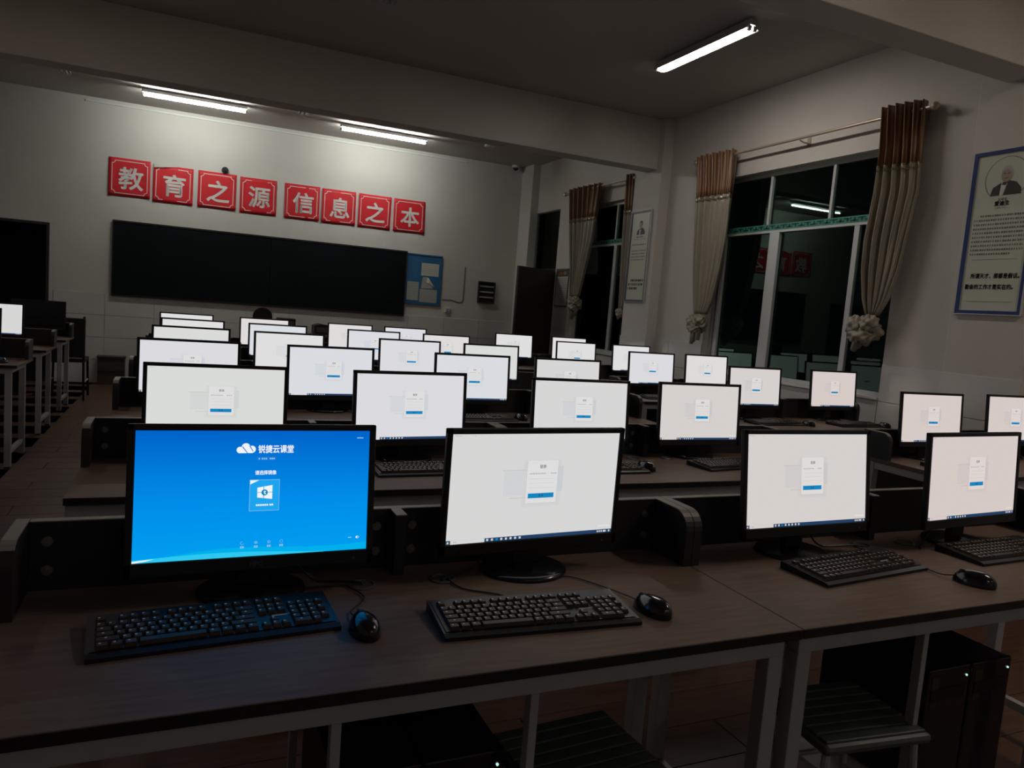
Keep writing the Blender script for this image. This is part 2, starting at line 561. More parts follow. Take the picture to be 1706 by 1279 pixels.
lamp('unlit tube light peeking below the beam at the far right', 3.80, 9.39, 'y', True, OFFT, g)
lamp('unlit tube light on the ceiling at the top edge', 1.33, 5.27, 'y', True, OFFT, g)

# ================================================================ FRONT WALL
# blackboard
bb = thing('blackboard', 'wide dark blackboard in two halves under the red signs', 'blackboard', (-0.925, YF, 1.2))
BW, BH = 4.03, 1.0
for k in range(2):
    MB().bbox(k * BW / 2 + 0.003, (k + 1) * BW / 2 - 0.003, -0.035, -0.005, 0.02, BH - 0.02, CHALK, 0.003).build('board_panel', bb)
fr = MB()
fr.box(-0.012, BW + 0.012, -0.042, 0, BH - 0.02, BH + 0.004, DESKEDGE).box(-0.012, BW + 0.012, -0.042, 0, -0.004, 0.02, DESKEDGE)
fr.box(-0.012, 0.003, -0.042, 0, 0.02, BH - 0.02, DESKEDGE).box(BW - 0.003, BW + 0.012, -0.042, 0, 0.02, BH - 0.02, DESKEDGE)
fr.build('frame', bb)

# red character signs
signs = [('\u6559', -0.998, 3.022, 'first'), ('\u80b2', -0.470, 3.004, 'second'), ('\u4e4b', 0.090, 3.004, 'third'), ('\u6e90', 0.640, 2.993, 'fourth'),
         ('\u4fe1', 1.250, 2.991, 'fifth'), ('\u606f', 1.781, 2.988, 'sixth'), ('\u4e4b', 2.318, 2.988, 'seventh'), ('\u672c', 2.862, 2.985, 'eighth')]
for i, (ch, x, z, nth) in enumerate(signs):
    S = 0.497
    rt = thing('wall_sign', 'red paper sign with white character %s, %s from the left above blackboard' % (ch, nth), 'sign', (x, YF - 0.004, z - S), 0, 'red character signs')
    rt.rotation_euler = (0, math.radians(random.uniform(-0.5, 0.7)), 0)
    ph = random.random() * 6
    def bulge(u, v, ph=ph):
        return -0.004 - 0.012 * max(0, abs(u - 0.5) * 2 - 0.75) * 4 * (0.5 + 0.5 * math.sin(ph + 3 * v)) - 0.004 * math.sin(3 * u + ph) ** 2
    MB().grid(lambda u, v: (u * S, bulge(u, v), v * S), 14, 10, RED).build('paper', rt, True).modifiers.new('t', 'SOLIDIFY').thickness = 0.001
    D = Draw(lambda u, v, dd: (u * S, bulge(u, v) - 0.0015 - dd, v * S))
    e, c = 0.075, 0.075
    pts = []
    for (cx, cy, a0) in ((1 - e, e, PI), (1 - e, 1 - e, -PI / 2), (e, 1 - e, 0), (e, e, PI / 2)):
        # concave quarter circles at the corners
        for k in range(5):
            an = a0 - k * (PI / 2) / 4
            pts.append((cx + c * math.cos(an), cy + c * math.sin(an)))
    D.line(pts, 0.016, PAPERW, 0.0, True)
    D.mb.build('border', rt)
    D = Draw(lambda u, v, dd: (u * S, bulge(u, v) - 0.002 - dd, v * S))
    gl = glyphs(ch, 1.0, 0.020, 3)
    gw, gh = gsize(gl)
    k = 0.60 / max(gw, gh)
    D.text(gl, 0.53, 0.48, PAPERW, 0.0, k, k)
    D.mb.build('character', rt)
    if i == 1:
        cu = MB().grid(lambda u, v: (0.005 + u * 0.30, -0.02 - 0.01 * math.sin(PI * u), S - 0.003 - v * 0.045 * (1 - u)), 8, 3, PAPERB)
        o = cu.build('curled_corner', rt)
        o['label'] = 'pale back of the curled-over paper edge'

# bulletin board with papers
bl = thing('bulletin_board', 'blue framed notice board right of the blackboard', 'notice board', (3.118, YF, 1.392))
MB().box(0.02, 0.565, -0.012, 0, 0.02, 0.77, BLUEB).build('backing', bl)
f = MB()
f.box(0, 0.585, -0.022, 0, 0, 0.02, BLUEF).box(0, 0.585, -0.022, 0, 0.77, 0.79, BLUEF).box(0, 0.02, -0.022, 0, 0.02, 0.77, BLUEF).box(0.565, 0.585, -0.022, 0, 0.02, 0.77, BLUEF)
f.build('frame', bl)
PNOTE = mat('note_paper', (0.62, 0.61, 0.55), 0.6)
PNOTE2 = mat('note_paper_grey', (0.42, 0.42, 0.38), 0.6)
def note(label, x0, x1, z0, z1, m, lines, curl=0.0, off=0.0):
    rt = thing('pinned_paper', label, 'paper', (x0, YF - 0.0125 - off, z0), 0, 'papers on the notice board')
    W_, H_ = x1 - x0, z1 - z0
    MB().grid(lambda u, v: (u * W_, -0.002 - curl * max(0, v - 0.6) * u, v * H_), 6, 6, m).build('sheet', rt)
    D = Draw(lambda u, v, dd: (u, -0.0026 - dd - curl * max(0, v / H_ - 0.6) * u / W_, v))
    for k in range(lines):
        D.dashes(0.02, W_ - 0.02, H_ - 0.03 - k * (H_ - 0.05) / lines, 0.004, INKG, 0, 0.02)
    if lines:
        D.mb.build('writing', rt)['kind'] = 'stuff'
note('cream sheet pinned at the top right of the blue notice board', 3.362, 3.648, 1.853, 2.05, PNOTE, 5)
note('grey sheet at the bottom left of the blue notice board', 3.146, 3.334, 1.458, 1.746, PNOTE2, 6)
note('grey printed sheet at the bottom right of the blue notice board', 3.354, 3.640, 1.437, 1.642, PNOTE2, 6)
rt = thing('pinned_paper', 'torn curling sheet in the middle of the blue notice board', 'paper', (3.37, YF - 0.013, 1.65), 0, 'papers on the notice board')
MB().add([(0.0, -0.003, 0.0), (0.2, -0.004, 0.01), (0.16, -0.006, 0.12), (0.10, -0.004, 0.185), (0.02, -0.003, 0.18)], [(0, 1, 2, 3, 4)], PNOTE2).build('sheet', rt)
MB().add([(0.10, -0.008, 0.185), (0.13, -0.03, 0.15), (0.215, -0.02, 0.035), (0.12, -0.012, 0.09), (0.08, -0.008, 0.10)], [(0, 1, 3, 4), (1, 2, 3)], PAPERW).build('torn_flap', rt)

# small wall things
sk = thing('wall_socket', 'pale wall socket below the notice board corner', 'socket', (3.79, YF, 1.30))
MB().bbox(0, 0.085, -0.03, 0, 0, 0.085, WHITEM, 0.006).build('plate', sk)
MB().box(0.025, 0.06, -0.032, -0.03, 0.02, 0.03, INK).box(0.025, 0.06, -0.032, -0.03, 0.05, 0.06, INK).build('slots', sk)
rb = thing('meter_box', 'open dark recessed box with bars on the front wall near the door', 'box', (4.335, YF, 1.50))
MB().box(0, 0.29, -0.02, -0.004, 0, 0.35, DARKIN).build('back_plate', rb)
f = MB()
f.box(0, 0.29, -0.045, -0.004, 0.33, 0.35, DOORM).box(0, 0.29, -0.045, -0.004, 0, 0.02, DOORM).box(0, 0.02, -0.045, -0.004, 0.02, 0.33, DOORM).box(0.27, 0.29, -0.045, -0.004, 0.02, 0.33, DOORM)
f.build('rim', rb)
for zz in (0.085, 0.17, 0.26):
    MB().box(0.02, 0.27, -0.035, -0.02, zz, zz + 0.022, STEEL).build('bar', rb)
tag(MB().tube([(3.735, YF - 0.006, 1.503), (3.88, YF - 0.006, 1.512), (4.01, YF - 0.006, 1.48), (4.07, YF - 0.006, 1.49), (4.089, YF - 0.006, 1.53), (4.089, YF - 0.006, 2.05)], 0.006, INKG, 6).build('wall_cable'), 'thin cable bent up the front wall beside the notice board', 'cable')
sp = thing('wall_hook', 'small black round fixing on the wall above the third sign', 'fixing', (0.432, YF, 3.047))
MB().tube([(0, 0, 0), (0, -0.035, 0)], 0.045, BLACKP, 14).build('plate', sp)
MB().tube([(0, -0.035, 0), (0, -0.06, 0)], 0.02, BLACKP, 10).build('stub', sp)
cc = thing('security_camera', 'small dome camera under the ceiling at the far corner', 'camera', (4.80, YF - 0.10, ZC))
MB().lathe([(0.06, 0.0), (0.06, -0.03), (0.052, -0.04)], WHITEM, 18).build('housing', cc)
MB().lathe([(0.045, -0.04), (0.042, -0.06), (0.028, -0.078), (0.005, -0.085)], BLACKG, 18).build('dome', cc)

# low brown box at the foot of the front wall
BROWN = mat('brown_board', (0.07, 0.045, 0.028), 0.6, noise=0.4, nscale=6, stretch=(1, 1, 6))
bx = thing('wooden_box', 'low dark brown wooden box against the front wall', 'box', (-1.062, YF - 0.20, 0))
MB().box(0, 0.32, 0.02, 0.19, 0, 0.36, BROWN).build('body', bx)
MB().bbox(-0.01, 0.33, 0.005, 0.19, 0.36, 0.385, BROWN, 0.003).build('lid', bx)
MB().box(0.0, 0.32, 0.008, 0.02, 0.18, 0.19, DOORM).build('rail', bx)

# ================================================================ RIGHT WALL: posters, notice, curtains
def poster(label, loc, W_, H_, frame, big):
    """flat framed poster on the window wall: u runs towards the camera (-y), v up"""
    rt = thing('wall_poster', label, 'poster', loc)
    P = lambda u, v, dd: (-0.008 - dd, -u, v)
    t = 0.022
    f = MB()
    f.box(-0.018, 0, -W_, 0, 0, t, frame).box(-0.018, 0, -W_, 0, H_ - t, H_, frame).box(-0.018, 0, -t, 0, t, H_ - t, frame).box(-0.018, 0, -W_, -W_ + t, t, H_ - t, frame)
    f.build('frame', rt)
    tr = MB()
    e = 0.006
    tr.box(-0.021, 0, -W_ - e, -W_, -e, H_ + e, ALU).box(-0.021, 0, 0, e, -e, H_ + e, ALU).box(-0.021, 0, -W_, 0, H_, H_ + e, ALU).box(-0.021, 0, -W_, 0, -e, 0, ALU)
    tr.build('edge_trim', rt)
    MB().box(-0.008, 0, -W_ + t, -t, t, H_ - t, POSTP).build('sheet', rt)
    D = Draw(P)
    SUIT = mat('print_suit', (0.035, 0.03, 0.033), 0.5)
    SKIN = mat('print_skin', (0.42, 0.30, 0.22), 0.5)
    HAIR = mat('print_hair', (0.5, 0.48, 0.45) if big else (0.03, 0.025, 0.03), 0.5) if big else mat('print_dark_hair', (0.03, 0.025, 0.03), 0.5)
    cu, cv = W_ * 0.52, H_ * 0.83
    if big:
        D.ring(cu, cv - 0.005, 0.145, 0.145, 0.004, INKG, 0.0012, 40, -0.25 * PI, 1.25 * PI)
    # generic bust
    sc_ = 1.0 if big else 0.85
    q = lambda pts: [(cu + a * sc_, cv + b * sc_) for a, b in pts]
    D.poly(q([(-0.10, -0.115), (-0.085, -0.06), (-0.03, -0.03), (0.02, -0.02), (0.07, -0.035), (0.105, -0.075), (0.11, -0.115)]), SUIT, 0.001)
    D.poly(q([(-0.035, -0.115), (-0.03, -0.03), (0.01, -0.035), (-0.012, -0.115)]), PAPERW, 0.0014)
    D.poly(q([(-0.03, -0.045), (-0.02, -0.03), (0.008, -0.035), (0.0, -0.05)]), SUIT, 0.0017)
    D.ell(cu + 0.0, cv + 0.02 * sc_, 0.036 * sc_, 0.05 * sc_, SKIN, 0.002)
    D.poly(q([(-0.036, 0.045), (-0.03, 0.068), (0.0, 0.08), (0.03, 0.07), (0.042, 0.03), (0.034, 0.005), (0.028, 0.04), (0.0, 0.056), (-0.026, 0.048)]), HAIR, 0.0024)
    D.rect(cu - 0.022, cu - 0.006, cv + 0.026, cv + 0.030, SUIT, 0.0024)
    D.rect(cu + 0.006, cu + 0.02, cv + 0.026, cv + 0.030, SUIT, 0.0024)
    D.rect(cu - 0.012, cu + 0.008, cv - 0.006, cv - 0.003, SUIT, 0.0024)
    D.mb.build('portrait', rt)
    D = Draw(P)
    if big:
        gl = glyphs('\u53d1\u660e\u5bb6', 0.022, 0.0)
        D.text(gl, W_ * 0.5, H_ * 0.70, INK, 0.001)
        gl = glyphs('\u7231\u8fea\u751f', 0.034, 0.0012)
        D.text(gl, W_ * 0.5, H_ * 0.677, INK, 0.001)
        gl = glyphs('(1847-1931)', 0.018, 0.0)
        D.text(gl, W_ * 0.5, H_ * 0.648, INKG, 0.001)
        for k in range(10):
            D.dashes(0.05 if k else 0.09, W_ - (0.05 if k < 9 else 0.12), H_ * 0.605 - k * 0.0285, 0.013, INKG, 0.001, 0.0165, 0.82)
        D.rect(0.07, W_ - 0.07, H_ * 0.335, H_ * 0.335 + 0.0025, INKG, 0.001)
        gl = glyphs('\u6240\u8c13\u5929\u624d\uff0c\u90a3\u90fd\u662f\u5047\u8bdd\u3002', 0.032, 0.001)
        k = min(1, (W_ - 0.12) / gsize(gl)[0])
        D.text(gl, W_ * 0.54, H_ * 0.235, INK, 0.001, k, 1.15)
        gl = glyphs('\u52e4\u594b\u7684\u5de5\u4f5c\u624d\u662f\u5b9e\u5728\u7684\u3002', 0.032, 0.001)
        k = min(1, (W_ - 0.12) / gsize(gl)[0])
        D.text(gl, W_ * 0.47, H_ * 0.168, INK, 0.001, k, 1.15)
        D.rect(0.07, W_ - 0.07, H_ * 0.075, H_ * 0.075 + 0.0025, INKG, 0.001)
    else:
        D.dashes(W_ * 0.34, W_ * 0.66, H_ * 0.715, 0.014, INK, 0.001, 0.02, 0.85)
        D.dashes(W_ * 0.2, W_ * 0.8, H_ * 0.69, 0.006, INKG, 0.001, 0.02, 0.85)
        for k in range(7):
            if k == 1 or k == 6:
                continue
            D.dashes(0.06, W_ - 0.06, H_ * 0.63 - k * 0.036, 0.014, INKG, 0.001, 0.017, 0.8)
        for k in range(3):
            D.dashes(0.10 if k == 0 else 0.05, W_ - (0.05 if k < 2 else 0.17), H_ * 0.235 - k * 0.048, 0.028, INK, 0.001, 0.032, 0.85)
    D.mb.build('print', rt)['kind'] = 'stuff'
poster('tall blue-framed portrait poster with text, on the nearest pilaster', (PF - 0.001, 3.568, 1.64), 0.452, 1.094, NAVY, True)
GREYF = mat('grey_frame', (0.12, 0.12, 0.15), 0.4)
poster('tall grey-framed portrait poster between the two windows', (PF - 0.001, 7.92, 1.638), 0.425, 1.085, GREYF, False)
# notice beside the door
nt_ = thing('wall_notice', 'small framed notice with a coloured header beside the open door', 'notice', (XR, 10.10, 1.53))
NW, NH = 0.40, 0.56
MB().box(-0.012, 0, -NW, 0, 0, 0.018, GREYF).box(-0.012, 0, -NW, 0, NH - 0.018, NH, GREYF).box(-0.012, 0, -0.018, 0, 0.018, NH - 0.018, GREYF).box(-0.012, 0, -NW, -NW + 0.018, 0.018, NH - 0.018, GREYF).build('frame', nt_)
MB().box(-0.006, 0, -NW + 0.018, -0.018, 0.018, NH - 0.018, PNOTE).build('sheet', nt_)
D = Draw(lambda u, v, dd: (-0.007 - dd, -u, v))
D.rect(0.02, NW - 0.02, NH - 0.115, NH - 0.02, mat('header_green', (0.10, 0.14, 0.06), 0.6, noise=0.5, nscale=20), 0)
D.ell(0.14, NH - 0.07, 0.06, 0.03, mat('header_red', (0.35, 0.08, 0.05), 0.6), 0.0006)
D.ell(0.27, NH - 0.065, 0.05, 0.028, mat('header_pink', (0.4, 0.2, 0.14), 0.6), 0.0006)
for k in range(13):
    D.dashes(0.04, NW - 0.04, NH - 0.15 - k * 0.029, 0.009, INKG, 0.0, 0.02)
D.mb.build('print', nt_)['kind'] = 'stuff'

# curtains ----------------------------------------------------------
def stripe_mat():
    m = bpy.data.materials.new('curtain_header')
    m.use_nodes = True
    nt = m.node_tree
    b = nt.nodes['Principled BSDF']
    b.inputs['Roughness'].default_value = 0.45
    uv = nt.nodes.new('ShaderNodeAttribute')
    uv.attribute_name = 'fold'
    wv = nt.nodes.new('ShaderNodeTexWave')
    wv.inputs['Scale'].default_value = 5.2
    wv.inputs['Distortion'].default_value = 1.2
    wv.inputs['Detail'].default_value = 1
    r = nt.nodes.new('ShaderNodeValToRGB')
    r.color_ramp.elements[0].color = (0.09, 0.035, 0.02, 1)
    r.color_ramp.elements[1].color = (0.36, 0.22, 0.11, 1)
    e = r.color_ramp.elements.new(0.55)
    e.color = (0.20, 0.085, 0.04, 1)
    nt.links.new(uv.outputs['Vector'], wv.inputs['Vector'])
    nt.links.new(wv.outputs[0], r.inputs[0])
    nt.links.new(r.outputs[0], b.inputs['Base Color'])
    b.inputs['Sheen Weight'].default_value = 0.2
    return m
CHEAD = stripe_mat()
CBODY = mat('curtain_fabric', (0.34, 0.30, 0.24), 0.42, noise=0.12, nscale=4, stretch=(6, 6, 1), spec=0.6)
CTRIM = mat('curtain_sequins', (0.62, 0.56, 0.42), 0.3, metal=0.5, noise=0.75, nscale=90)
BRASS = mat('curtain_rod_metal', (0.50, 0.42, 0.34), 0.35, metal=0.4)
def curtain(label, X, keys, folds, ztop, zband, zknot, knot, amp=0.045, phase=0.0, tail=0.0, ykc=None):
    """keys: (t, y_left, y_right) with t 0 at the top and 1 at the knot; y_left > y_right"""
    yc0 = (keys[0][1] + keys[0][2]) / 2
    rt = thing('curtain', label, 'curtain', (X, yc0, zknot), 0, 'knotted curtains')
    def edge(t):
        for a, b in zip(keys, keys[1:]):
            if t <= b[0] + 1e-9:
                s2 = (t - a[0]) / (b[0] - a[0])
                return a[1] + (b[1] - a[1]) * s2, a[2] + (b[2] - a[2]) * s2
        return keys[-1][1:]
    W0 = keys[0][1] - keys[0][2]
    def pt(u, z):
        t = (ztop - z) / (ztop - zknot)
        yl, yr = edge(t)
        wd_ = yl - yr
        k = 2 * PI * folds * u + phase
        a = amp * (0.35 + 0.65 * min(1, wd_ / W0)) * (1 + 0.25 * math.sin(5 * u + 2 * t)) * (1.1 - 0.6 * u * min(1, 2.5 * t))
        sx = math.sin(k + 0.5 * math.sin(2.3 * t + 4 * u) * t)
        return (-a * sx - 0.012 * math.sin(2 * k + t), yl - wd_ * (u + 0.035 / folds * math.sin(2 * k)) - yc0, z - zknot)
    n = folds * 14
    def seg(z0, z1, nv, m, off, name):
        mb_ = MB()
        mb_.grid(lambda u, v: (lambda p: (p[0] - off, p[1], p[2]))(pt(u, z0 + (z1 - z0) * v)), n, nv, m)
        o_ = mb_.build(name, rt, True)
        at = o_.data.attributes.new('fold', 'FLOAT_VECTOR', 'POINT')
        L = []
        for j in range(nv + 1):
            for i in range(n + 1):
                L += [i / n * W0 * 4.5, j / nv * 0.25, 0.0]
        at.data.foreach_set('vector', L)
        so = o_.modifiers.new('t', 'SOLIDIFY')
        so.thickness = 0.003
        return o_
    seg(ztop, zband, 6, CHEAD, 0.0, 'header')
    seg(zband + 0.004, zband - 0.045, 2, CTRIM, 0.003, 'trim_band')
    seg(zband - 0.04, zknot, 26, CBODY, 0.0, 'body')
    # the knot: overlapping rolls of cloth
    yk = (ykc if ykc else (keys[-1][1] + keys[-1][2]) / 2) - yc0
    R = knot
    kb = MB()
    def lump(c, rx, ry, rz, ph, m=CBODY):
        def f(u, v):
            a, b = 2 * PI * u, PI * (v - 0.5)
            n_ = 1 + 0.13 * math.sin(3 * a + 4 * b + ph) + 0.10 * math.sin(5 * a - 6 * b + 2 * ph) + 0.025 * math.sin(9 * b + 5 * a + ph)
            cr = 1 - 0.16 * max(0.0, math.sin(4 * b + 2 * a + ph)) ** 6
            k_ = n_ * cr
            return (c[0] + rx * k_ * math.cos(b) * math.cos(a), c[1] + ry * k_ * math.cos(b) * math.sin(a), c[2] + rz * k_ * math.sin(b))
        kb.grid(f, 36, 22, m)
    lump((0, yk, -0.95 * R), 0.75 * R, 1.12 * R, 0.78 * R, phase)
    lump((-0.35 * R, yk - 0.55 * R, -0.55 * R), 0.5 * R, 0.62 * R, 0.5 * R, phase + 1.3)
    lump((-0.35 * R, yk + 0.5 * R, -0.75 * R), 0.5 * R, 0.6 * R, 0.62 * R, phase + 2.9)
    lump((-0.45 * R, yk + 0.05 * R, -1.35 * R), 0.45 * R, 0.8 * R, 0.42 * R, phase + 4.4)
    kb.build('knot', rt, True)
    tl = MB()
    for i in range(3):
        s = (-1, 0.4, 1)[i]
        tl.tube([(0, yk + s * 0.25 * R, -R * 0.9), (-0.02, yk + s * 0.40 * R, -R * (1.5 + 0.15 * i)), (0.0, yk + s * 0.45 * R + 0.3 * R, -R * (1.9 + tail + 0.2 * i))],
                [0.3 * R, 0.28 * R, 0.2 * R], CBODY, 8)
    tl.build('tail', rt, True)
    return rt
XC = 4.985
curtain('right knotted curtain of the big window, ending in a large beige knot', XC, [(0, 4.377, 4.043), (0.2, 4.35, 4.026), (0.41, 4.345, 4.01), (0.635, 4.378, 4.06), (0.78, 4.375, 4.09), (0.925, 4.345, 4.157), (1, 4.31, 4.23)], 5, 3.215, 2.755, 1.60, 0.125, 0.062, 0.4, 0.0, 4.325)
curtain('left knotted curtain of the big window, in two bunches', XC, [(0, 6.694, 6.126), (0.18, 6.65, 6.12), (0.53, 6.614, 6.143), (0.72, 6.592, 6.187), (0.91, 6.55, 6.261), (1, 6.52, 6.34)], 6, 3.195, 2.755, 1.53, 0.112, 0.058, 1.9, 0.5, 6.46)
curtain('knotted curtain on the left side of the far window', XC, [(0, 9.60, 8.78), (0.48, 9.473, 8.885), (0.76, 9.396, 9.03), (0.97, 9.37, 9.141), (1, 9.36, 9.17)], 6, 3.19, 2.76, 1.68, 0.112, 0.05, 0.9, 0.5, 9.23)
curtain('narrow curtain edge on the right side of the far window', XC, [(0, 8.13, 7.97), (0.5, 8.11, 7.97), (1, 8.07, 7.98)], 3, 3.20, 2.76, 1.55, 0.06, 0.04, 2.2)
def rod(label, y0, y1, z, brk):
    rt = thing('curtain_rod', label, 'curtain rod', (XC, y0, z), 0, 'curtain rods')
    MB().tube([(0, 0, 0), (0, y1 - y0, 0)], 0.0125, BRASS, 12).build('rod', rt)
    for s, yy in ((-1, 0), (1, y1 - y0)):
        pr = [(0.012, 0), (0.022, 0.008), (0.03, 0.025), (0.03, 0.04), (0.02, 0.056), (0.004, 0.062)]
        vs = MB().lathe(pr, BRASS, 14)
        vs.v = [(x, s * zz_ + yy, y_) for x, y_, zz_ in vs.v]
        vs.build('finial', rt, True)
    for yy in brk:
        yy -= y0
        b = MB().tube([(0, yy, 0), (0.0, yy, -0.018), (0.05, yy, -0.03), (XR - XC, yy, -0.03)], 0.007, BRASS, 8)
        b.box(XR - XC - 0.006, XR - XC - 0.001, yy - 0.02, yy + 0.02, -0.06, 0.02, BRASS)
        b.build('bracket', rt)
rod('curtain rod with ball finials above the big window', 3.99, 6.74, 3.15, (4.1, 5.28, 6.66))
rod('curtain rod above the far window', 7.99, 9.78, 3.15, (8.2, 9.72))

# ================================================================ DESKS
def row_y(n):
    return 1.187 + 1.317 * n
def wing_profile(D0, D1_, z0, z1, r):
    pts = [(D1_, z0), (D1_, z1)]
    for k in range(7):
        a = PI / 2 + k * (PI / 2) / 6
        pts.append((D0 + r + r * math.cos(a), z1 - r + r * math.sin(a)))
    pts.append((D0, z0))
    return pts
def make_desk(W_, detail, posts=(0.56, 0.94)):
    """meshes of a desk, in its own frame: x 0..W, y 0 (front) .. 0.6"""
    P = []
    P.append(('desktop', None, MB().bbox(0.001, W_ - 0.001, 0.0, 0.60, 0.7285, 0.75, DESKTOP, 0.0015).mesh('desktop')))
    P.append(('edge_band', None, MB().box(0.002, W_ - 0.002, -0.0016, 0.0004, 0.7275, 0.7485, DESKEDGE).mesh('edge_band')))
    P.append(('front_rail', None, MB().bbox(0.005, W_ - 0.038, 0.012, 0.05, 0.686, 0.728, STEEL, 0.002).mesh('front_rail')))
    P.append(('back_rail', None, MB().bbox(0.005, W_ - 0.038, 0.50, 0.54, 0.686, 0.728, STEEL, 0.002).mesh('back_rail')))
    for x in (0.005, W_ - 0.079):
        for yy in (0.0125, 0.50):
            P.append(('leg', None, MB().bbox(x, x + 0.041, yy, yy + 0.039, 0.012, 0.686, STEEL, 0.002).mesh('leg')))
            P.append(('foot', None, MB().box(x + 0.003, x + 0.038, yy + 0.003, yy + 0.036, 0.0, 0.012, BLACKP).mesh('foot')))
        P.append(('side_rail', None, MB().bbox(x + 0.003, x + 0.038, 0.05, 0.50, 0.688, 0.727, STEEL, 0.002).mesh('side_rail')))
        P.append(('side_rail', None, MB().bbox(x + 0.006, x + 0.035, 0.05, 0.50, 0.10, 0.13, STEEL, 0.002).mesh('side_rail')))
    if detail:
        P.append(('tower_shelf', None, MB().bbox(posts[0] + 0.018, posts[1], 0.06, 0.50, 0.125, 0.14, STEEL, 0.002).mesh('tower_shelf')))
        for x in posts:
            P.append(('support_post', None, MB().bbox(x, x + 0.018, 0.48, 0.50, 0.0, 0.687, STEEL, 0.0015).mesh('support_post')))
            P.append(('support_post', None, MB().bbox(x, x + 0.018, 0.02, 0.045, 0.0, 0.687, STEEL, 0.0015).mesh('support_post')))
    P.append(('modesty_panel', None, MB().box(0.05, W_ - 0.085, 0.542, 0.556, 0.46, 0.727, SCRNLAM).mesh('modesty_panel')))
    P.append(('privacy_screen', None, MB().box(0.0275, W_ - 0.0275, 0.566, 0.586, 0.7505, 0.898, SCRNLAM).mesh('privacy_screen')))
    P.append(('screen_lit_cap', None, MB().bbox(0.0275, W_ - 0.0275, 0.565, 0.587, 0.898, 0.901, SCRNLIT, 0.0008).mesh('screen_lit_cap')))  # added strip, lamplight on the partition top put into its colour
    for x in (0.0, W_ - 0.027):
        pr = wing_profile(0.415, 0.587, 0.7505, 0.898, 0.05)
        P.append(('side_wing', None, MB().prism(pr, 'x', x + 0.0005, x + 0.0265, SCRNLAM).mesh('side_wing')))
        cp = MB()
        q = pr[1:]
        out = [(a - (0.0 if i == 0 else 0.003 * max(0, (0.465 - a) / 0.05)), b + (0.003 if i < 2 else 0.003 * max(0, (b - 0.848) / 0.05))) for i, (a, b) in enumerate(q)]
        for i in range(len(q) - 1):
            cp.prism([q[i], q[i + 1], out[i + 1], out[i]], 'x', x + 0.0008, x + 0.0262, SCRNLIT if i < 4 else SCRNLAM)  # lit top and darker curve are painted as two tones
        P.append(('wing_lit_cap', None, cp.mesh('wing_lit_cap')))
    P.append(('middle_wing', None, MB().box(W_ / 2 - 0.013, W_ / 2 + 0.013, 0.505, 0.565, 0.7505, 0.898, SCRNLAM).mesh('middle_wing')))
    P.append(('wing_lit_cap', None, MB().bbox(W_ / 2 - 0.0135, W_ / 2 + 0.0135, 0.504, 0.5645, 0.898, 0.901, SCRNLIT, 0.0008).mesh('wing_lit_cap')))  # added strip, painted pale as if lit from above
    if detail:
        bm_ = MB()
        bm_.v, bm_.f = [], []
        bolt = MB().tube([(0, 0, 0), (0, -0.003, 0)], 0.011, BOLT, 12).tube([(0, -0.003, 0), (0, -0.008, 0)], 0.006, BOLT, 6).mesh('bolt')
        for x in (0.06, W_ / 2 - 0.045, W_ / 2 + 0.045, W_ - 0.06):
            for z in (0.795, 0.857):
                P.append(('bolt', (x, 0.566, z), bolt))
        gm = MB().lathe([(0.032, 0.0), (0.032, 0.003), (0.026, 0.005), (0.024, 0.002)], GROM, 20).mesh('cable_grommet')
        for x in (W_ / 2 - 0.098, W_ / 2 + 0.098):
            P.append(('cable_grommet', (x, 0.458, 0.75), gm))
    return P
DESK = {}
def desk(x0, y0, W_, label, group, detail, posts=(0.56, 0.94)):
    key = (W_, detail, posts)
    if key not in DESK:
        DESK[key] = make_desk(W_, detail, posts)
    rt = thing('computer_desk', label, 'desk', (x0, y0, 0), 0, group)
    screen = None
    for nm, loc, me in DESK[key]:
        par = rt
        if nm == 'bolt' or nm == 'screen_lit_cap':
            par = screen
        o = link(nm, me, par, loc or (0, 0, 0))
        if nm == 'privacy_screen':
            screen = o
    return rt
ORD = ['nearest', 'second', 'third', 'fourth', 'fifth', 'sixth']
dg = 'computer desks in rows'
for n in range(6):
    xo = -0.31 - 0.011 * n
    pos = 'nearest row' if n == 0 else '%s row from the camera' % ORD[n]
    desk(xo, row_y(n), 1.603, 'brown-topped steel-framed computer desk, left one in the %s' % pos, dg, n < 2)
    desk(xo + 1.6035, row_y(n), 1.603, 'brown-topped steel-framed computer desk, %s in the %s' % ('second from left', pos), dg, n < 2, (0.437, 0.96))
X3 = {1: 3.56, 2: 3.53, 3: 3.50, 4: 3.44, 5: 3.33}
for n in range(1, 6):
    desk(X3[n], row_y(n) - (0.08 if n == 1 else 0.0), 1.40, 'brown-topped computer desk by the window wall, %s row from the camera' % ORD[n], dg, False)
LY = [6.20, 7.52, 8.83]
for i, yl in enumerate(LY):
    desk(-1.085 - 1.6 - 0.02 * i, yl, 1.60, 'computer desk across the left aisle, %s' % ('nearest of the three', 'middle of the three', 'farthest of the three')[i], dg, False)

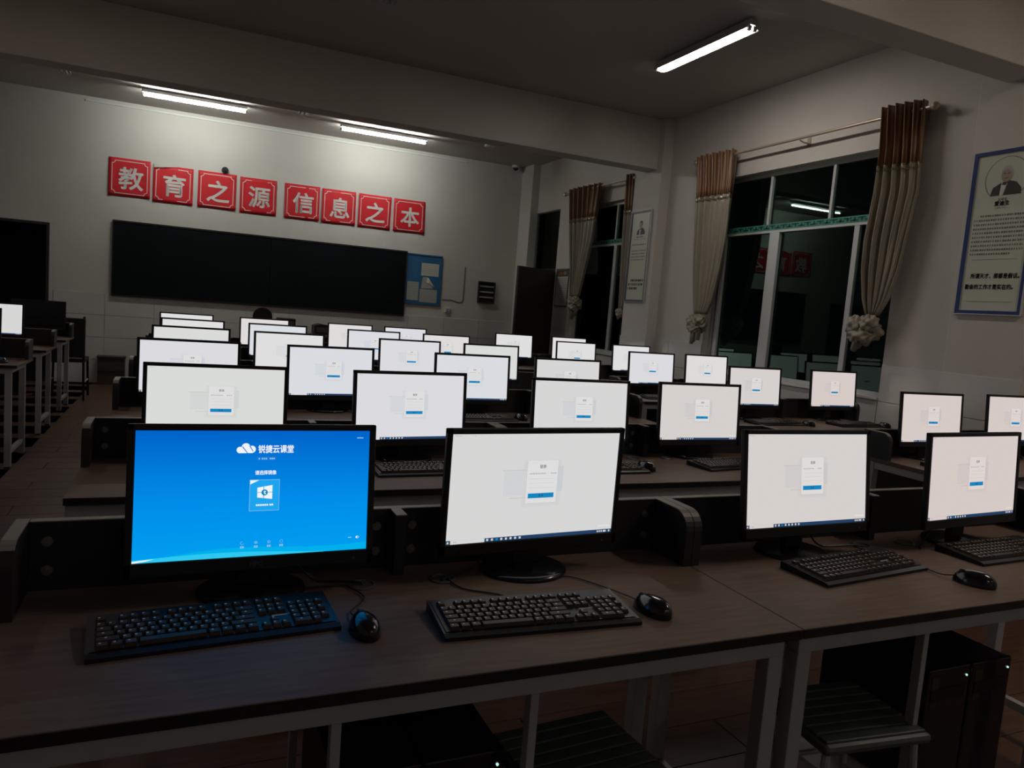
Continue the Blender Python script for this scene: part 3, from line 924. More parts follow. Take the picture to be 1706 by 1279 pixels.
# ================================================================ MONITORS
SW, SH = 0.476, 0.268
def white_screen(tint, name):
    """the login page shown on the pupil screens: one flat picture"""
    k = SCREEN
    bg = emit('scr_bg_' + name, tint, k, True)
    card = emit('scr_card_' + name, tuple(min(1.0, t * 1.04) for t in tint), k * 1.08)
    shade = emit('scr_shade_' + name, tuple(t * 0.86 for t in tint), k)
    pane = emit('scr_pane_' + name, tuple(t * f for t, f in zip(tint, (0.74, 0.80, 0.86))), k)
    blue = emit('scr_blue', srgb(22, 142, 205), 0.85)
    bar = emit('scr_taskbar', srgb(40, 70, 110), 0.8)
    txt = emit('scr_text', (0.25, 0.25, 0.27), 0.8)
    txt2 = emit('scr_text_light', (0.5, 0.5, 0.5), 0.9)
    ico = emit('scr_icon', (0.75, 0.78, 0.8), 0.8)
    dark = emit('scr_start', srgb(60, 80, 100), 0.7)
    D = Draw(lambda u, v, d: ((u - 0.5) * SW, -d, (0.5 - v) * SH))
    # v runs down; draw order by depth. wind faces to -y
    R = lambda u0, u1, v0, v1, m, d: D.poly([(u0, v1), (u1, v1), (u1, v0), (u0, v0)], m, d)
    R(0, 1, 0, 1, bg, 0)
    e1 = 0.0003
    # shadow and ghost panes of the page's illustration
    for s in range(4):
        R(0.425 - 0.006 * s, 0.63 + 0.006 * s, 0.25, 0.675 + 0.008 * s, emit('scr_sh%d_%s' % (s, name), tuple(t * (0.93 + 0.015 * s) for t in tint), k), e1 * (1.6 - 0.2 * s))
    R(0.30, 0.43, 0.35, 0.58, emit('scr_p1_' + name, tuple(t * f for t, f in zip(tint, (0.93, 0.945, 0.965))), k), e1 * 1.8)
    R(0.29, 0.43, 0.335, 0.347, shade, e1 * 1.85)
    R(0.615, 0.655, 0.31, 0.555, emit('scr_p2_' + name, tuple(t * f for t, f in zip(tint, (0.87, 0.90, 0.93))), k), e1 * 1.8)
    R(0.34, 0.43, 0.60, 0.61, shade, e1 * 1.8)
    R(0.432, 0.622, 0.25, 0.665, shade, e1 * 2)
    R(0.434, 0.620, 0.253, 0.660, card, e1 * 2.5)
    gl = glyphs('\u767b\u5f55', 0.0095, 0.0002, 1)
    D.mb.add([((0.527 - 0.5) * SW + a, -e1 * 3, (0.5 - 0.312) * SH + b) for a, b in gl[0]], gl[1], txt)
    x = 0.45
    while x < 0.60:
        wd_ = random.uniform(0.008, 0.016)
        if not 0.54 < x < 0.565:
            R(x, x + wd_ * 0.75, 0.372, 0.384, txt2, e1 * 3)
        x += wd_
    for v in (0.425, 0.468, 0.512):
        R(0.45, 0.602, v, v + 0.004, shade, e1 * 3)
    R(0.448, 0.604, 0.566, 0.612, blue, e1 * 3)
    gl = glyphs('\u767b \u5f55', 0.006, 0.0001, 1)
    D.mb.add([((0.526 - 0.5) * SW + a, -e1 * 3.5, (0.5 - 0.589) * SH + b) for a, b in gl[0]], gl[1], bar)
    # task bar
    R(0.0, 1.0, 0.965, 1.0, bar, e1)
    R(0.025, 0.215, 0.965, 1.0, bg, e1 * 2)
    R(0.0, 0.022, 0.967, 1.0, dark, e1 * 2)
    R(0.006, 0.016, 0.975, 0.993, ico, e1 * 3)
    R(0.04, 0.06, 0.978, 0.986, txt2, e1 * 3)
    for i in range(8):
        u = 0.225 + i * 0.027
        R(u, u + 0.012, 0.972, 0.993, ico if i != 2 else blue, e1 * 2)
    for u, wd_ in ((0.905, 0.008), (0.918, 0.008), (0.931, 0.008), (0.945, 0.02), (0.98, 0.01)):
        R(u, u + wd_, 0.973, 0.992, ico, e1 * 2)
    R(0.90, 0.99, 0.912, 0.945, shade, e1)
    R(0.902, 0.988, 0.915, 0.942, card, e1 * 2)
    R(0.01, 0.05, 0.012, 0.02, pane, e1)
    R(0.12, 0.127, 0.012, 0.022, pane, e1)
    return D.mb.mesh('screen')

def blue_gradient():
    m = bpy.data.materials.new('scr_blue_gradient')
    m.use_nodes = True
    nt = m.node_tree
    nt.nodes.remove(nt.nodes['Principled BSDF'])
    e = nt.nodes.new('ShaderNodeEmission')
    tc = nt.nodes.new('ShaderNodeTexCoord')
    sp_ = nt.nodes.new('ShaderNodeSeparateXYZ')
    mr = nt.nodes.new('ShaderNodeMapRange')
    mr.inputs[1].default_value = SH / 2
    mr.inputs[2].default_value = -SH / 2
    r = nt.nodes.new('ShaderNodeValToRGB')
    r.color_ramp.elements[0].color = (*srgb(0, 98, 200), 1)
    r.color_ramp.elements[1].color = (*srgb(0, 158, 240), 1)
    r.color_ramp.elements.new(0.55).color = (*srgb(0, 140, 232), 1)
    nt.links.new(tc.outputs['Object'], sp_.inputs[0])
    nt.links.new(sp_.outputs['Z'], mr.inputs[0])
    nt.links.new(mr.outputs[0], r.inputs[0])
    nt.links.new(r.outputs[0], e.inputs[0])
    e.inputs[1].default_value = 1.0
    nt.links.new(e.outputs[0], nt.nodes['Material Output'].inputs[0])
    m.cycles.emission_sampling = 'FRONT'
    return m
def blue_screen():
    wh = emit('scr_white', (0.9, 0.95, 1.0), 0.95)
    pale = emit('scr_pale', srgb(150, 205, 245), 0.9)
    tile = emit('scr_tile', srgb(28, 165, 238), 1.0)
    tag_ = emit('scr_tag', srgb(20, 118, 214), 1.0)
    wv = emit('scr_wave', srgb(0, 175, 235), 1.0)
    wv2 = emit('scr_wave2', srgb(45, 200, 240), 1.0)
    ring = emit('scr_ring', srgb(10, 135, 190), 1.0)
    D = Draw(lambda u, v, d: ((u - 0.5) * SW, -d, (0.5 - v) * SH))
    asp = SW / SH
    e1 = 0.0003
    R = lambda u0, u1, v0, v1, m, d: D.poly([(u0, v1), (u1, v1), (u1, v0), (u0, v0)], m, d)
    R(0, 1, 0, 1, blue_gradient(), 0)
    def T(text, u, v, height, m, bold=0.0, width=None):
        gl = glyphs(text, 1.0, bold, 1)
        gw, gh = gsize(gl)
        k = height * SH / gh
        kx = width * SW / gw if width else k
        D.mb.add([((u - 0.5) * SW + a * kx, -e1 * 3, (0.5 - v) * SH + b * k) for a, b in gl[0]], gl[1], m)
    # waves along the bottom edge
    n = 30
    for i in range(n):
        a, b = i / n, (i + 1) / n
        f1 = lambda u: 0.935 + 0.045 * (1 - u) ** 3 + 0.018 * math.cos(u * 7 + 0.6)
        f2 = lambda u: 0.975 + 0.02 * math.cos(u * 5 + 1.4) + 0.012 * u
        D.poly([(a, 1), (b, 1), (b, min(1, f1(b))), (a, min(1, f1(a)))], wv, e1)
        if f2(a) < 0.999 and f2(b) < 0.999:
            D.poly([(a, 1), (b, 1), (b, f2(b)), (a, f2(a))], wv2, e1 * 2)
    D.poly([(0.0, 1.0), (0.0, 0.985), (0.085, 0.975), (0.05, 0.99)], wh, e1 * 3)
    # cloud logo
    def E(u, v, r_, m, d, ry=None):
        D.poly([(u + r_ * math.cos(-2 * PI * k / 20), v + (ry or r_) * asp * math.sin(-2 * PI * k / 20)) for k in range(20)], m, d)
    E(0.417, 0.153, 0.0145, wh, e1 * 2)
    E(0.442, 0.133, 0.019, wh, e1 * 2.1)
    E(0.468, 0.148, 0.016, wh, e1 * 2.2)
    R(0.417, 0.470, 0.148, 0.178, wh, e1 * 2.3)
    D.poly([(0.425, 0.128), (0.447, 0.178), (0.451, 0.178), (0.429, 0.124)], tag_, e1 * 3)
    D.poly([(0.455, 0.120), (0.471, 0.165), (0.474, 0.163), (0.459, 0.117)], tag_, e1 * 3)
    T('\u9510\u6377\u4e91\u8bfe\u5802', 0.572, 0.147, 0.066, wh, 0.022, 0.155)
    R(0.488, 0.575, 0.208, 0.238, tag_, e1)
    for u in (0.497, 0.510, 0.519, 0.528, 0.545, 0.553, 0.561):
        R(u, u + 0.006, 0.217, 0.230, pale, e1 * 2)
    T('\u8bf7\u9009\u62e9\u955c\u50cf', 0.530, 0.335, 0.036, wh, 0.022, 0.092)
    R(0.463, 0.592, 0.392, 0.642, pale, e1)
    R(0.4645, 0.5905, 0.395, 0.639, tile, e1 * 1.5)
    D.poly([(0.4645, 0.428), (0.503, 0.395), (0.4645, 0.395)], wh, e1 * 2)
    for (a, b, c, d_) in (((0.496, 0.455), (0.522, 0.448), (0.522, 0.492), (0.496, 0.492)), ((0.525, 0.447), (0.561, 0.437), (0.561, 0.492), (0.525, 0.492)),
                          ((0.496, 0.496), (0.522, 0.496), (0.522, 0.540), (0.496, 0.534)), ((0.525, 0.496), (0.561, 0.496), (0.561, 0.549), (0.525, 0.541))):
        D.poly([d_, c, b, a], wh, e1 * 2)
    E(0.5275, 0.495, 0.014, ring, e1 * 2.5)
    T('t', 0.5285, 0.495, 0.03, wh, 0.03)
    u = 0.492
    while u < 0.562:
        R(u, u + 0.007, 0.588, 0.602, wh, e1 * 2)
        u += 0.009 if not 0.53 < u < 0.545 else 0.013
    for i, u in enumerate((0.438, 0.497, 0.553, 0.607)):
        D.ring(u, 0.893, 0.007, 0.007 * asp, 0.0016, pale, e1 * 2, 14, 0.3 if i in (0, 3) else 0, 2 * PI - (1.2 if i == 0 else 0))
        if i == 1:
            E(u, 0.893, 0.003, pale, e1 * 2)
        if i == 2:
            R(u - 0.001, u + 0.001, 0.884, 0.9, pale, e1 * 2)
        for du in (-0.008, 0.001):
            R(u + du, u + du + 0.007, 0.918, 0.934, pale, e1 * 2)
    R(0.912, 0.928, 0.893, 0.9, pale, e1 * 2)
    D.ring(0.956, 0.897, 0.008, 0.010, 0.0018, wh, e1 * 2, 14)
    R(0.949, 0.956, 0.889, 0.905, wh, e1 * 2)
    R(0.94, 0.97, 0.055, 0.063, pale, e1)
    return D.mb.mesh('screen')
TINTS = {'n': (1.0, 1.0, 0.995), 'b': (1.03, 1.07, 1.12), 'g': (1.03, 1.05, 1.02), 'w': (1.0, 0.935, 0.905), 'p': (1.0, 0.875, 0.835), 'v': (1.05, 1.05, 1.10), 'm': (1.10, 1.09, 1.09), 'r': (1.09, 1.05, 1.05)}
SCR = {k: white_screen(t, k) for k, t in TINTS.items()}
SCR['blue'] = blue_screen()
OFFS = mat('screen_off', (0.010, 0.012, 0.02), 0.22, spec=0.6)
SCR['off'] = MB().add([(-SW / 2, 0, -SH / 2), (SW / 2, 0, -SH / 2), (SW / 2, 0, SH / 2), (-SW / 2, 0, SH / 2)], [(0, 1, 2, 3)], OFFS).mesh('screen')

def monitor_meshes():
    P = {}
    bx_, bt, bb_ = 0.0145, 0.0135, 0.030
    x1, z1, z0 = SW / 2 + bx_, SH / 2 + bt, -SH / 2 - bb_
    f = MB()
    # front bezel ring: four bevelled bars proud of the screen
    f.bbox(-x1, x1, -0.004, 0.012, SH / 2, z1, BLACKP, 0.0025)
    f.bbox(-x1, x1, -0.004, 0.012, z0, -SH / 2, BLACKP, 0.0025)
    f.bbox(-x1, -SW / 2, -0.004, 0.012, z0, z1, BLACKP, 0.0025)
    f.bbox(SW / 2, x1, -0.004, 0.012, z0, z1, BLACKP, 0.0025)
    P['bezel'] = f.mesh('bezel')
    b = MB()
    bm = bmesh.new()
    bmesh.ops.create_cube(bm, size=1)
    for v in bm.verts:
        back = v.co.y > 0
        k = 0.80 if back else 1.0
        v.co = Vector((v.co.x * 2 * (x1 - 0.001) * k, 0.0265 + v.co.y * 0.033, (z0 + z1) / 2 + v.co.z * (z1 - z0 - 0.002) * k))
    bmesh.ops.bevel(bm, geom=list(bm.edges), offset=0.004, segments=2, affect='EDGES')
    b.bm(bm, BLACKP)
    P['back_shell'] = b.mesh('back_shell')
    return P
MON = monitor_meshes()
# stand: neck and round foot, upright even when the panel tilts
nk = MB()
nk.prism([(-0.035, 0.0), (0.035, 0.0), (0.027, 0.20), (-0.027, 0.20)], 'y', 0.030, 0.052, BLACKP)
NECK = nk.mesh('neck')
BASE = MB().lathe([(0.112, 0.0), (0.115, 0.003), (0.113, 0.009), (0.10, 0.013), (0.06, 0.017), (0.03, 0.024)], BLACKG, 36, (0, 0.035, 0), 1.0, 0.86).mesh('base', True)
BTN = MB().tube([(0, -0.0045, 0), (0, -0.0055, 0)], 0.003, GROM, 8).mesh('power_button')
def bez0(pts, n=8):
    P = [Vector(p) for p in pts]
    P = [P[0] * 2 - P[1]] + P + [P[-1] * 2 - P[-2]]
    out = []
    for i in range(1, len(P) - 2):
        for k in range(n):
            t = k / n
            a, b, c, d_ = P[i - 1], P[i], P[i + 1], P[i + 2]
            out.append(0.5 * ((2 * b) + (c - a) * t + (2 * a - 5 * b + 4 * c - d_) * t * t + (3 * b - a - 3 * c + d_) * t ** 3))
    out.append(P[-2])
    return out
def monitor(label, x, y, yaw, scr, zc=0.98, tilt=4.5, logo=None, desk_z=0.75, grom=None):
    """x, y: centre of the screen face"""
    rt = thing('monitor', label, 'monitor', (x, y, desk_z), yaw, 'computer monitors')
    a = -math.radians(tilt)
    dz = zc - desk_z
    panel = link('bezel', MON['bezel'], rt, (0, 0, dz))
    panel.rotation_euler = (a, 0, 0)
    o = link('back_shell', MON['back_shell'], rt, (0, 0, dz))
    o.rotation_euler = (a, 0, 0)
    o = link('screen', SCR[scr], rt, (0, 0, dz))
    o.rotation_euler = (a, 0, 0)
    o['label'] = {'off': 'dark switched-off screen', 'blue': 'blue start screen with white cloud logo'}.get(scr, 'white login page with a blue button')
    link('power_button', BTN, panel, (SW / 2 - 0.03, 0, -SH / 2 - 0.018))
    link('neck', NECK, rt, (0, 0, 0.01))
    link('base', BASE, rt)
    if grom:
        s_ = 1 if grom > 0 else -1
        MB().tube(bez0([(0.06 * s_, 0.05, 0.16), (0.09 * s_, 0.06, 0.06), (0.14 * s_, 0.055, 0.006), (grom - 0.05 * s_, 0.035, 0.006), (grom, 0.012, 0.006), (grom + 0.004, 0.01, -0.004)]), 0.003, RUBBER, 6).build('power_cable', rt)
    if logo:
        gl = glyphs(logo, 0.014, 0.0003, 2)
        g_ = MB().add([(u, -0.0046, v - SH / 2 - 0.016) for u, v in gl[0]], gl[1], INKG)
        g_.build('logo', panel)
    return rt
MONS = {  # row: list of (x, y, yaw degrees, screen, dz)
    0: [(0.153, 1.631, 1.3, 'blue', 0), (0.819, 1.635, 3.4, 'n', -0.002), (1.702, 1.609, 1.0, 'w', 0.003), (2.414, 1.589, 3.6, 'p', 0.003)],
    1: [(0.117, 2.938, 1.7, 'g', 0), (0.872, 2.965, 6.4, 'v', 0), (1.662, 2.930, -0.3, 'n', 0), (2.356, 2.964, 0.8, 'w', 0), (3.918, 2.87, -1.0, 'p', 0.007), (4.655, 2.87, -1.0, 'p', 0.011)],
    2: [(0.025, 4.26, 2.4, 'v', 0), (0.774, 4.294, 5.4, 'b', 0), (1.628, 4.256, 2.3, 'b', 0), (2.306, 4.277, 3.0, 'n', 0), (3.861, 4.26, 1.0, 'w', 0.012), (4.66, 4.27, 2.0, 'p', 0.016)],
    3: [(0.04, 5.608, 0.8, 'g', 0), (0.698, 5.582, 5.1, 'm', 0), (1.598, 5.565, 3.6, 'v', 0), (2.273, 5.543, 5.3, 'g', 0), (3.846, 5.58, 2.0, 'v', 0.011), (4.465, 5.59, 2.0, 'r', 0.016)],
    4: [(0.057, 6.91, -0.3, 'm', 0), (0.755, 6.893, 1.4, 'b', 0), (1.618, 6.875, 1.9, 'b', 0), (2.348, 6.914, 5.6, 'r', 0), (3.79, 6.90, 5.0, 'm', 0.010), (4.482, 6.91, 3.0, 'm', 0.012)],
    5: [(0.008, 8.239, 1.8, 'm', 0), (0.763, 8.227, 3.8, 'r', 0), (1.666, 8.225, 5.1, 'r', 0), (2.293, 8.223, 3.4, 'v', 0), (3.645, 8.21, 1.5, 'm', 0.008), (4.405, 8.22, 2.0, 'm', 0.010)],
}
NTH = ['leftmost', 'second from left', 'third from left', 'fourth from left', 'fifth from left', 'rightmost']
for n, L in MONS.items():
    for i, (x, y, yaw, s, dz) in enumerate(L):
        pos = 'nearest row' if n == 0 else '%s row from the camera' % ORD[n]
        if s == 'blue':
            lb = 'black monitor with the bright blue start screen, nearest row'
        else:
            nth = NTH[i] if not (n == 0 and i == 3) else 'rightmost'
            lb = 'black monitor with white login page, %s in the %s' % (nth, pos)
        monitor(lb, x, y, math.radians(yaw), s, 0.98 + dz, logo='HPC' if s == 'blue' else None, tilt=(6.0, 0.0, 7.0, 4.0)[i] if n == 0 else 4.5,
                grom=((0.390, 0.587, 1.997, 2.193)[i] - x) if n == 0 else None)
monitor('lit monitor across the left aisle at the left edge of the picture', -1.60, 7.96, 0, 'n')
monitor('switched-off dark monitor across the left aisle near the doorway', -1.44, 9.27, 0, 'off', 0.985)
monitor('blue-screened monitor just cut off by the left picture edge', -1.52, 6.64, 0, 'blue', 0.985)

# ================================================================ KEYBOARDS AND MICE
def key_layout():
    """list of (x, y, w) of key centres on a 104-key board; unit = one key pitch"""
    K = []
    for i, x in enumerate([0, 2, 3, 4, 5, 6.5, 7.5, 8.5, 9.5, 11, 12, 13, 14]):
        K.append((x + 0.5, 5.3, 1))
    for i in range(13):
        K.append((i + 0.5, 4, 1))
    K.append((14, 4, 2))
    K.append((0.75, 3, 1.5))
    for i in range(12):
        K.append((1.5 + i + 0.5, 3, 1))
    K.append((14.25, 3, 1.5))
    K.append((0.875, 2, 1.75))
    for i in range(11):
        K.append((1.75 + i + 0.5, 2, 1))
    K.append((13.875, 2, 2.25))
    K.append((1.125, 1, 2.25))
    for i in range(10):
        K.append((2.25 + i + 0.5, 1, 1))
    K.append((13.625, 1, 2.75))
    for x, w_ in ((0.625, 1.25), (1.875, 1.25), (3.125, 1.25), (6.875, 6.25), (10.625, 1.25), (11.875, 1.25), (13.125, 1.25), (14.375, 1.25)):
        K.append((x, 0, w_))
    for r_ in (5.3, 4, 3):
        for x in (15.75, 16.75, 17.75):
            K.append((x, r_, 1))
    for x in (15.75, 16.75, 17.75):
        K.append((x, 0, 1))
    K.append((16.75, 1, 1))
    for r_ in (4, 3, 2, 1):
        for x in (19, 20, 21):
            K.append((x, r_, 1))
    for r_ in (4, 2.5):
        K.append((22, r_, 1))
    K.append((19.5, 0, 2))
    K.append((21, 0, 1))
    K.append((22, 0.8, 1))
    return K
LAY = key_layout()
PITCH = 0.0187
def kz(y):
    return 0.013 + 0.010 * (y + 0.08) / 0.16     # sloping top plate
KW, KD = 0.446, 0.158
bd = MB()
bd.prism([(-KD / 2, 0.0), (KD / 2, 0.0), (KD / 2, kz(KD / 2) - 0.001), (-KD / 2 + 0.012, kz(-KD / 2) - 0.001), (-KD / 2, 0.008)], 'x', -KW / 2, KW / 2, BLACKP)
KBODY = bd.mesh('body')
PLATE = MB().add([(-KW / 2 + 0.006, -KD / 2 + 0.016, kz(-KD / 2 + 0.016)), (KW / 2 - 0.006, -KD / 2 + 0.016, kz(-KD / 2 + 0.016)), (KW / 2 - 0.006, KD / 2 - 0.006, kz(KD / 2 - 0.006)), (-KW / 2 + 0.006, KD / 2 - 0.006, kz(KD / 2 - 0.006))], [(0, 1, 2, 3)], BLACKP).mesh('top_plate')
def key_mesh(w_):
    a = w_ * PITCH / 2 - 0.0008
    b = PITCH / 2 - 0.0008
    mb_ = MB()
    t = 0.0025
    h = 0.007
    vs = [(-a, -b, 0), (a, -b, 0), (a, b, 0), (-a, b, 0), (-a + t, -b + t, h), (a - t, -b + t, h), (a - t, b - t * 0.6, h), (-a + t, b - t * 0.6, h)]
    mb_.add(vs, [(4, 5, 6, 7), (0, 1, 5, 4), (1, 2, 6, 5), (2, 3, 7, 6), (3, 0, 4, 7)], KEYCAP)
    if w_ < 3:
        mb_.box(-0.005, -0.001, 0.0005, 0.0045, h, h + 0.0002, KEYPRINT)
    return mb_
KEYS = {}
def kpos(x, y):
    return (-KW / 2 + 0.014 + x * PITCH * 0.993 - 0.0, -KD / 2 + 0.028 + y * PITCH)
allk = MB()
for (x, y, w_) in LAY:
    px, py = kpos(x, y)
    km = key_mesh(w_)
    sl = math.atan2(0.010, 0.16)
    base = len(allk.v)
    allk_v = [(vx + px, vy + py, vz + kz(py + vy)) for vx, vy, vz in km.v]
    for f_, mi_ in zip(km.f, km.m):
        allk.f.append(tuple(i + base for i in f_))
        allk.m.append(allk.mi(km.mats[mi_]))
    allk.v += allk_v
ALLKEYS = allk.mesh('keys')
def keyboard(label, x, y, yaw, full=False, cable=None, z=0.75):
    rt = thing('keyboard', label, 'keyboard', (x, y, z), yaw, 'black keyboards')
    b_ = link('body', KBODY, rt)
    link('top_plate', PLATE, rt)
    if full:
        for (kx, ky, w_) in LAY:
            if w_ not in KEYS:
                KEYS[w_] = key_mesh(w_).mesh('key')
            px, py = kpos(kx, ky)
            o = link('key', KEYS[w_], rt, (px, py, kz(py)))
            o.rotation_euler = (math.atan2(0.010, 0.16), 0, 0)
        lg = MB()
        lg.box(0.10, 0.132, -0.012, -0.008, kz(-0.01), kz(-0.01) + 0.0004, KEYPRINT)
        lg.box(0.134, 0.138, -0.012, -0.004, kz(-0.008), kz(-0.008) + 0.0004, KEYPRINT)
        lg.build('logo', rt)
    else:
        o = link('keys', ALLKEYS, rt)
        o['kind'] = 'stuff'
    if cable:
        c = MB().tube(cable, 0.002, RUBBER, 6)
        c.build('cable', rt)
    return rt
def mouse_mesh():
    mb_ = MB()
    n, m_ = 20, 12
    def f(u, v):
        # u around 0..1, v 0..1 from the rim to the crown
        a = 2 * PI * u
        lx, ly = 0.031, 0.054
        yy = math.sin(a)
        xx = math.cos(a) * (1 - 0.10 * math.sin(a) - 0.12 * math.sin(a) ** 2)
        s = math.cos(v * PI / 2) ** 0.75
        h = 0.037 * math.sin(v * PI / 2) ** 0.9
        return (lx * xx * s * (1 - 0.05 * math.sin(v * PI)), ly * yy * s - 0.006 * math.sin(v * PI / 2), 0.002 + h)
    mb_.grid(f, n, m_, BLACKG)
    return mb_.mesh('shell', True)
MSHELL = mouse_mesh()
MUNDER = MB().prism([(0.029 * math.cos(2 * PI * k / 20), 0.052 * math.sin(2 * PI * k / 20)) for k in range(20)], 'z', 0.0, 0.004, BLACKP).mesh('underside')
MWHEEL = MB().tube([(-0.004, 0.030, 0.026), (0.004, 0.030, 0.026)], 0.011, GROM, 14).mesh('wheel')
MSEAM = MB().tube([(0, 0.049, 0.016), (0, 0.042, 0.0245)], 0.0016, INK, 5).mesh('button_seam')
def mouse(label, x, y, yaw, cable=None, z=0.75):
    rt = thing('mouse', label, 'mouse', (x, y, z), yaw, 'black mice')
    link('shell', MSHELL, rt)
    link('underside', MUNDER, rt)
    link('wheel', MWHEEL, rt)
    link('button_seam', MSEAM, rt)
    if cable:
        MB().tube(cable, 0.0018, RUBBER, 6).build('cable', rt)
    return rt
def bez(pts, n=14):
    """smooth path through points (Catmull-Rom)"""
    P = [Vector(p) for p in pts]
    P = [P[0] * 2 - P[1]] + P + [P[-1] * 2 - P[-2]]
    out = []
    for i in range(1, len(P) - 2):
        for k in range(n):
            t = k / n
            a, b, c, d_ = P[i - 1], P[i], P[i + 1], P[i + 2]
            out.append(0.5 * ((2 * b) + (c - a) * t + (2 * a - 5 * b + 4 * c - d_) * t * t + (3 * b - a - 3 * c + d_) * t ** 3))
    out.append(P[-2])
    return out
keyboard('dark keyboard with small prints, in front of the blue-screen monitor', 0.075, 1.485, math.radians(4.5), True, bez([(0.06, 0.078, 0.012), (0.09, 0.12, 0.004), (0.2, 0.15, 0.003), (0.315, 0.135, 0.003), (0.325, 0.13, -0.006)]))
keyboard('black keyboard with lit keycaps, centre of the nearest desk', 0.715, 1.387, math.radians(-3.2), True, bez([(0.06, 0.078, 0.012), (0.0, 0.10, 0.004), (-0.05, 0.14, 0.003), (-0.11, 0.18, 0.003), (-0.13, 0.24, 0.003), (-0.128, 0.27, -0.006)]))
keyboard('black keyboard on the second desk of the nearest row', 1.782, 1.478, math.radians(6.0), True)
keyboard('black keyboard cut by the right picture edge, nearest row', 2.46, 1.495, math.radians(2.0), True)
mouse('black mouse to the right of the blue-screen monitor\'s keyboard', 0.345, 1.405, math.radians(5), bez([(0, 0.05, 0.012), (0.0, 0.09, 0.006), (0.05, 0.16, 0.004), (0.03, 0.24, 0.004)]))
mouse('glossy black mouse right of the centre keyboard on the nearest desk', 0.997, 1.352, math.radians(14), bez([(0, 0.05, 0.012), (0.01, 0.09, 0.006), (0.0, 0.17, 0.004), (-0.03, 0.25, 0.004), (-0.11, 0.29, 0.004), (-0.16, 0.33, 0.01)]))
mouse('glossy black mouse beside the right-hand keyboard on the second desk', 2.045, 1.305, math.radians(26), bez([(0, 0.05, 0.012), (0.0, 0.09, 0.006), (0.06, 0.18, 0.004), (0.1, 0.3, 0.004)]))
KB2 = [('second', 1, 0.10, 2.78, 0), ('second', 1, 0.90, 2.77, 2), ('second', 1, 1.66, 2.74, 0), ('second', 1, 2.43, 2.78, 8), ('second', 1, 3.90, 2.66, 4),
       ('third', 2, 1.62, 4.07, 0), ('third', 2, 2.33, 4.07, 0), ('third', 2, 3.90, 4.06, 3), ('third', 2, 4.66, 4.03, 2), ('fourth', 3, 3.86, 5.36, 0)]
for nm, n, x, y, yw in KB2:
    i = min(range(6), key=lambda k: abs(MONS[n][k][0] - x))
    keyboard('black keyboard under the %s monitor of the %s row from the camera' % (NTH[i] if i else 'leftmost', nm), x, y, math.radians(yw))
for nm, n, x, y, yw, i in (('second', 1, 1.905, 2.735, 15, 2), ('third', 2, 1.895, 4.085, 20, 2), ('third', 2, 4.89, 3.96, 0, 5), ('third', 2, 4.16, 4.00, 10, 4)):
    mouse('small black mouse by the %s monitor of the %s row from the camera' % (NTH[i], nm), x, y, math.radians(yw), bez([(0, 0.05, 0.012), (0.0, 0.09, 0.006), (-0.03, 0.16, 0.004)]))
mouse('small black mouse on the nearest desk across the left aisle', -1.20, 6.36, 0)

# ================================================================ STOOLS, TOWERS, CHAIRS
STOOLP = mat('stool_plastic', (0.085, 0.10, 0.09), 0.4, noise=0.2, nscale=10)
def stool_meshes():
    P = []
    S = 0.165
    # ribbed plastic seat: a tray with planks
    P.append(('seat', None, MB().bbox(-S, S, -S * 0.85, S * 0.85, 0.405, 0.432, STOOLP, 0.012).mesh('seat')))
    rib = MB().bbox(-S + 0.012, S - 0.012, -0.0155, 0.0155, 0.430, 0.438, STOOLP, 0.003).mesh('seat_rib')
    for k in range(7):
        P.append(('seat_rib', (0, (k - 3) * 0.037, 0), rib))
    for sx in (-1, 1):
        for sy in (-1, 1):
            P.append(('leg', None, MB().tube([(sx * (S - 0.03), sy * (S * 0.85 - 0.03), 0.405), (sx * (S - 0.005), sy * (S * 0.85 - 0.01), 0.0)], 0.011, STEEL, 10).mesh('leg')))
    for sx in (-1, 1):
        P.append(('rung', None, MB().tube([(sx * (S - 0.018), -S * 0.85 + 0.02, 0.19), (sx * (S - 0.018), S * 0.85 - 0.02, 0.19)], 0.008, STEEL, 8).mesh('rung')))
    for sy in (-1, 1):
        P.append(('rung', None, MB().tube([(-S + 0.017, sy * (S * 0.85 - 0.02), 0.24), (S - 0.017, sy * (S * 0.85 - 0.02), 0.24)], 0.008, STEEL, 8).mesh('rung')))
    return P
STL = stool_meshes()
def stool(label, x, y, yaw):
    rt = thing('stool', label, 'stool', (x, y, 0), yaw, 'plastic stools')
    for nm, loc, me in STL:
        link(nm, me, rt, loc or (0, 0, 0))
stool('grey ribbed plastic stool under the second desk of the nearest row', 1.61, 1.325, math.radians(-6))
stool('dark plastic stool under the right half of the nearest left desk', 0.84, 1.36, math.radians(4))
stool('plastic stool under the desk across the left aisle', -1.52, 6.42, 0)
stool('stool with pale seat under the window-side desk of the fourth row', 3.98, 5.42, math.radians(8))
LEDG = emit('led', (0.6, 1.0, 0.95), 0.9)
STICK = mat('gold_sticker', (0.05, 0.035, 0.015), 0.5)
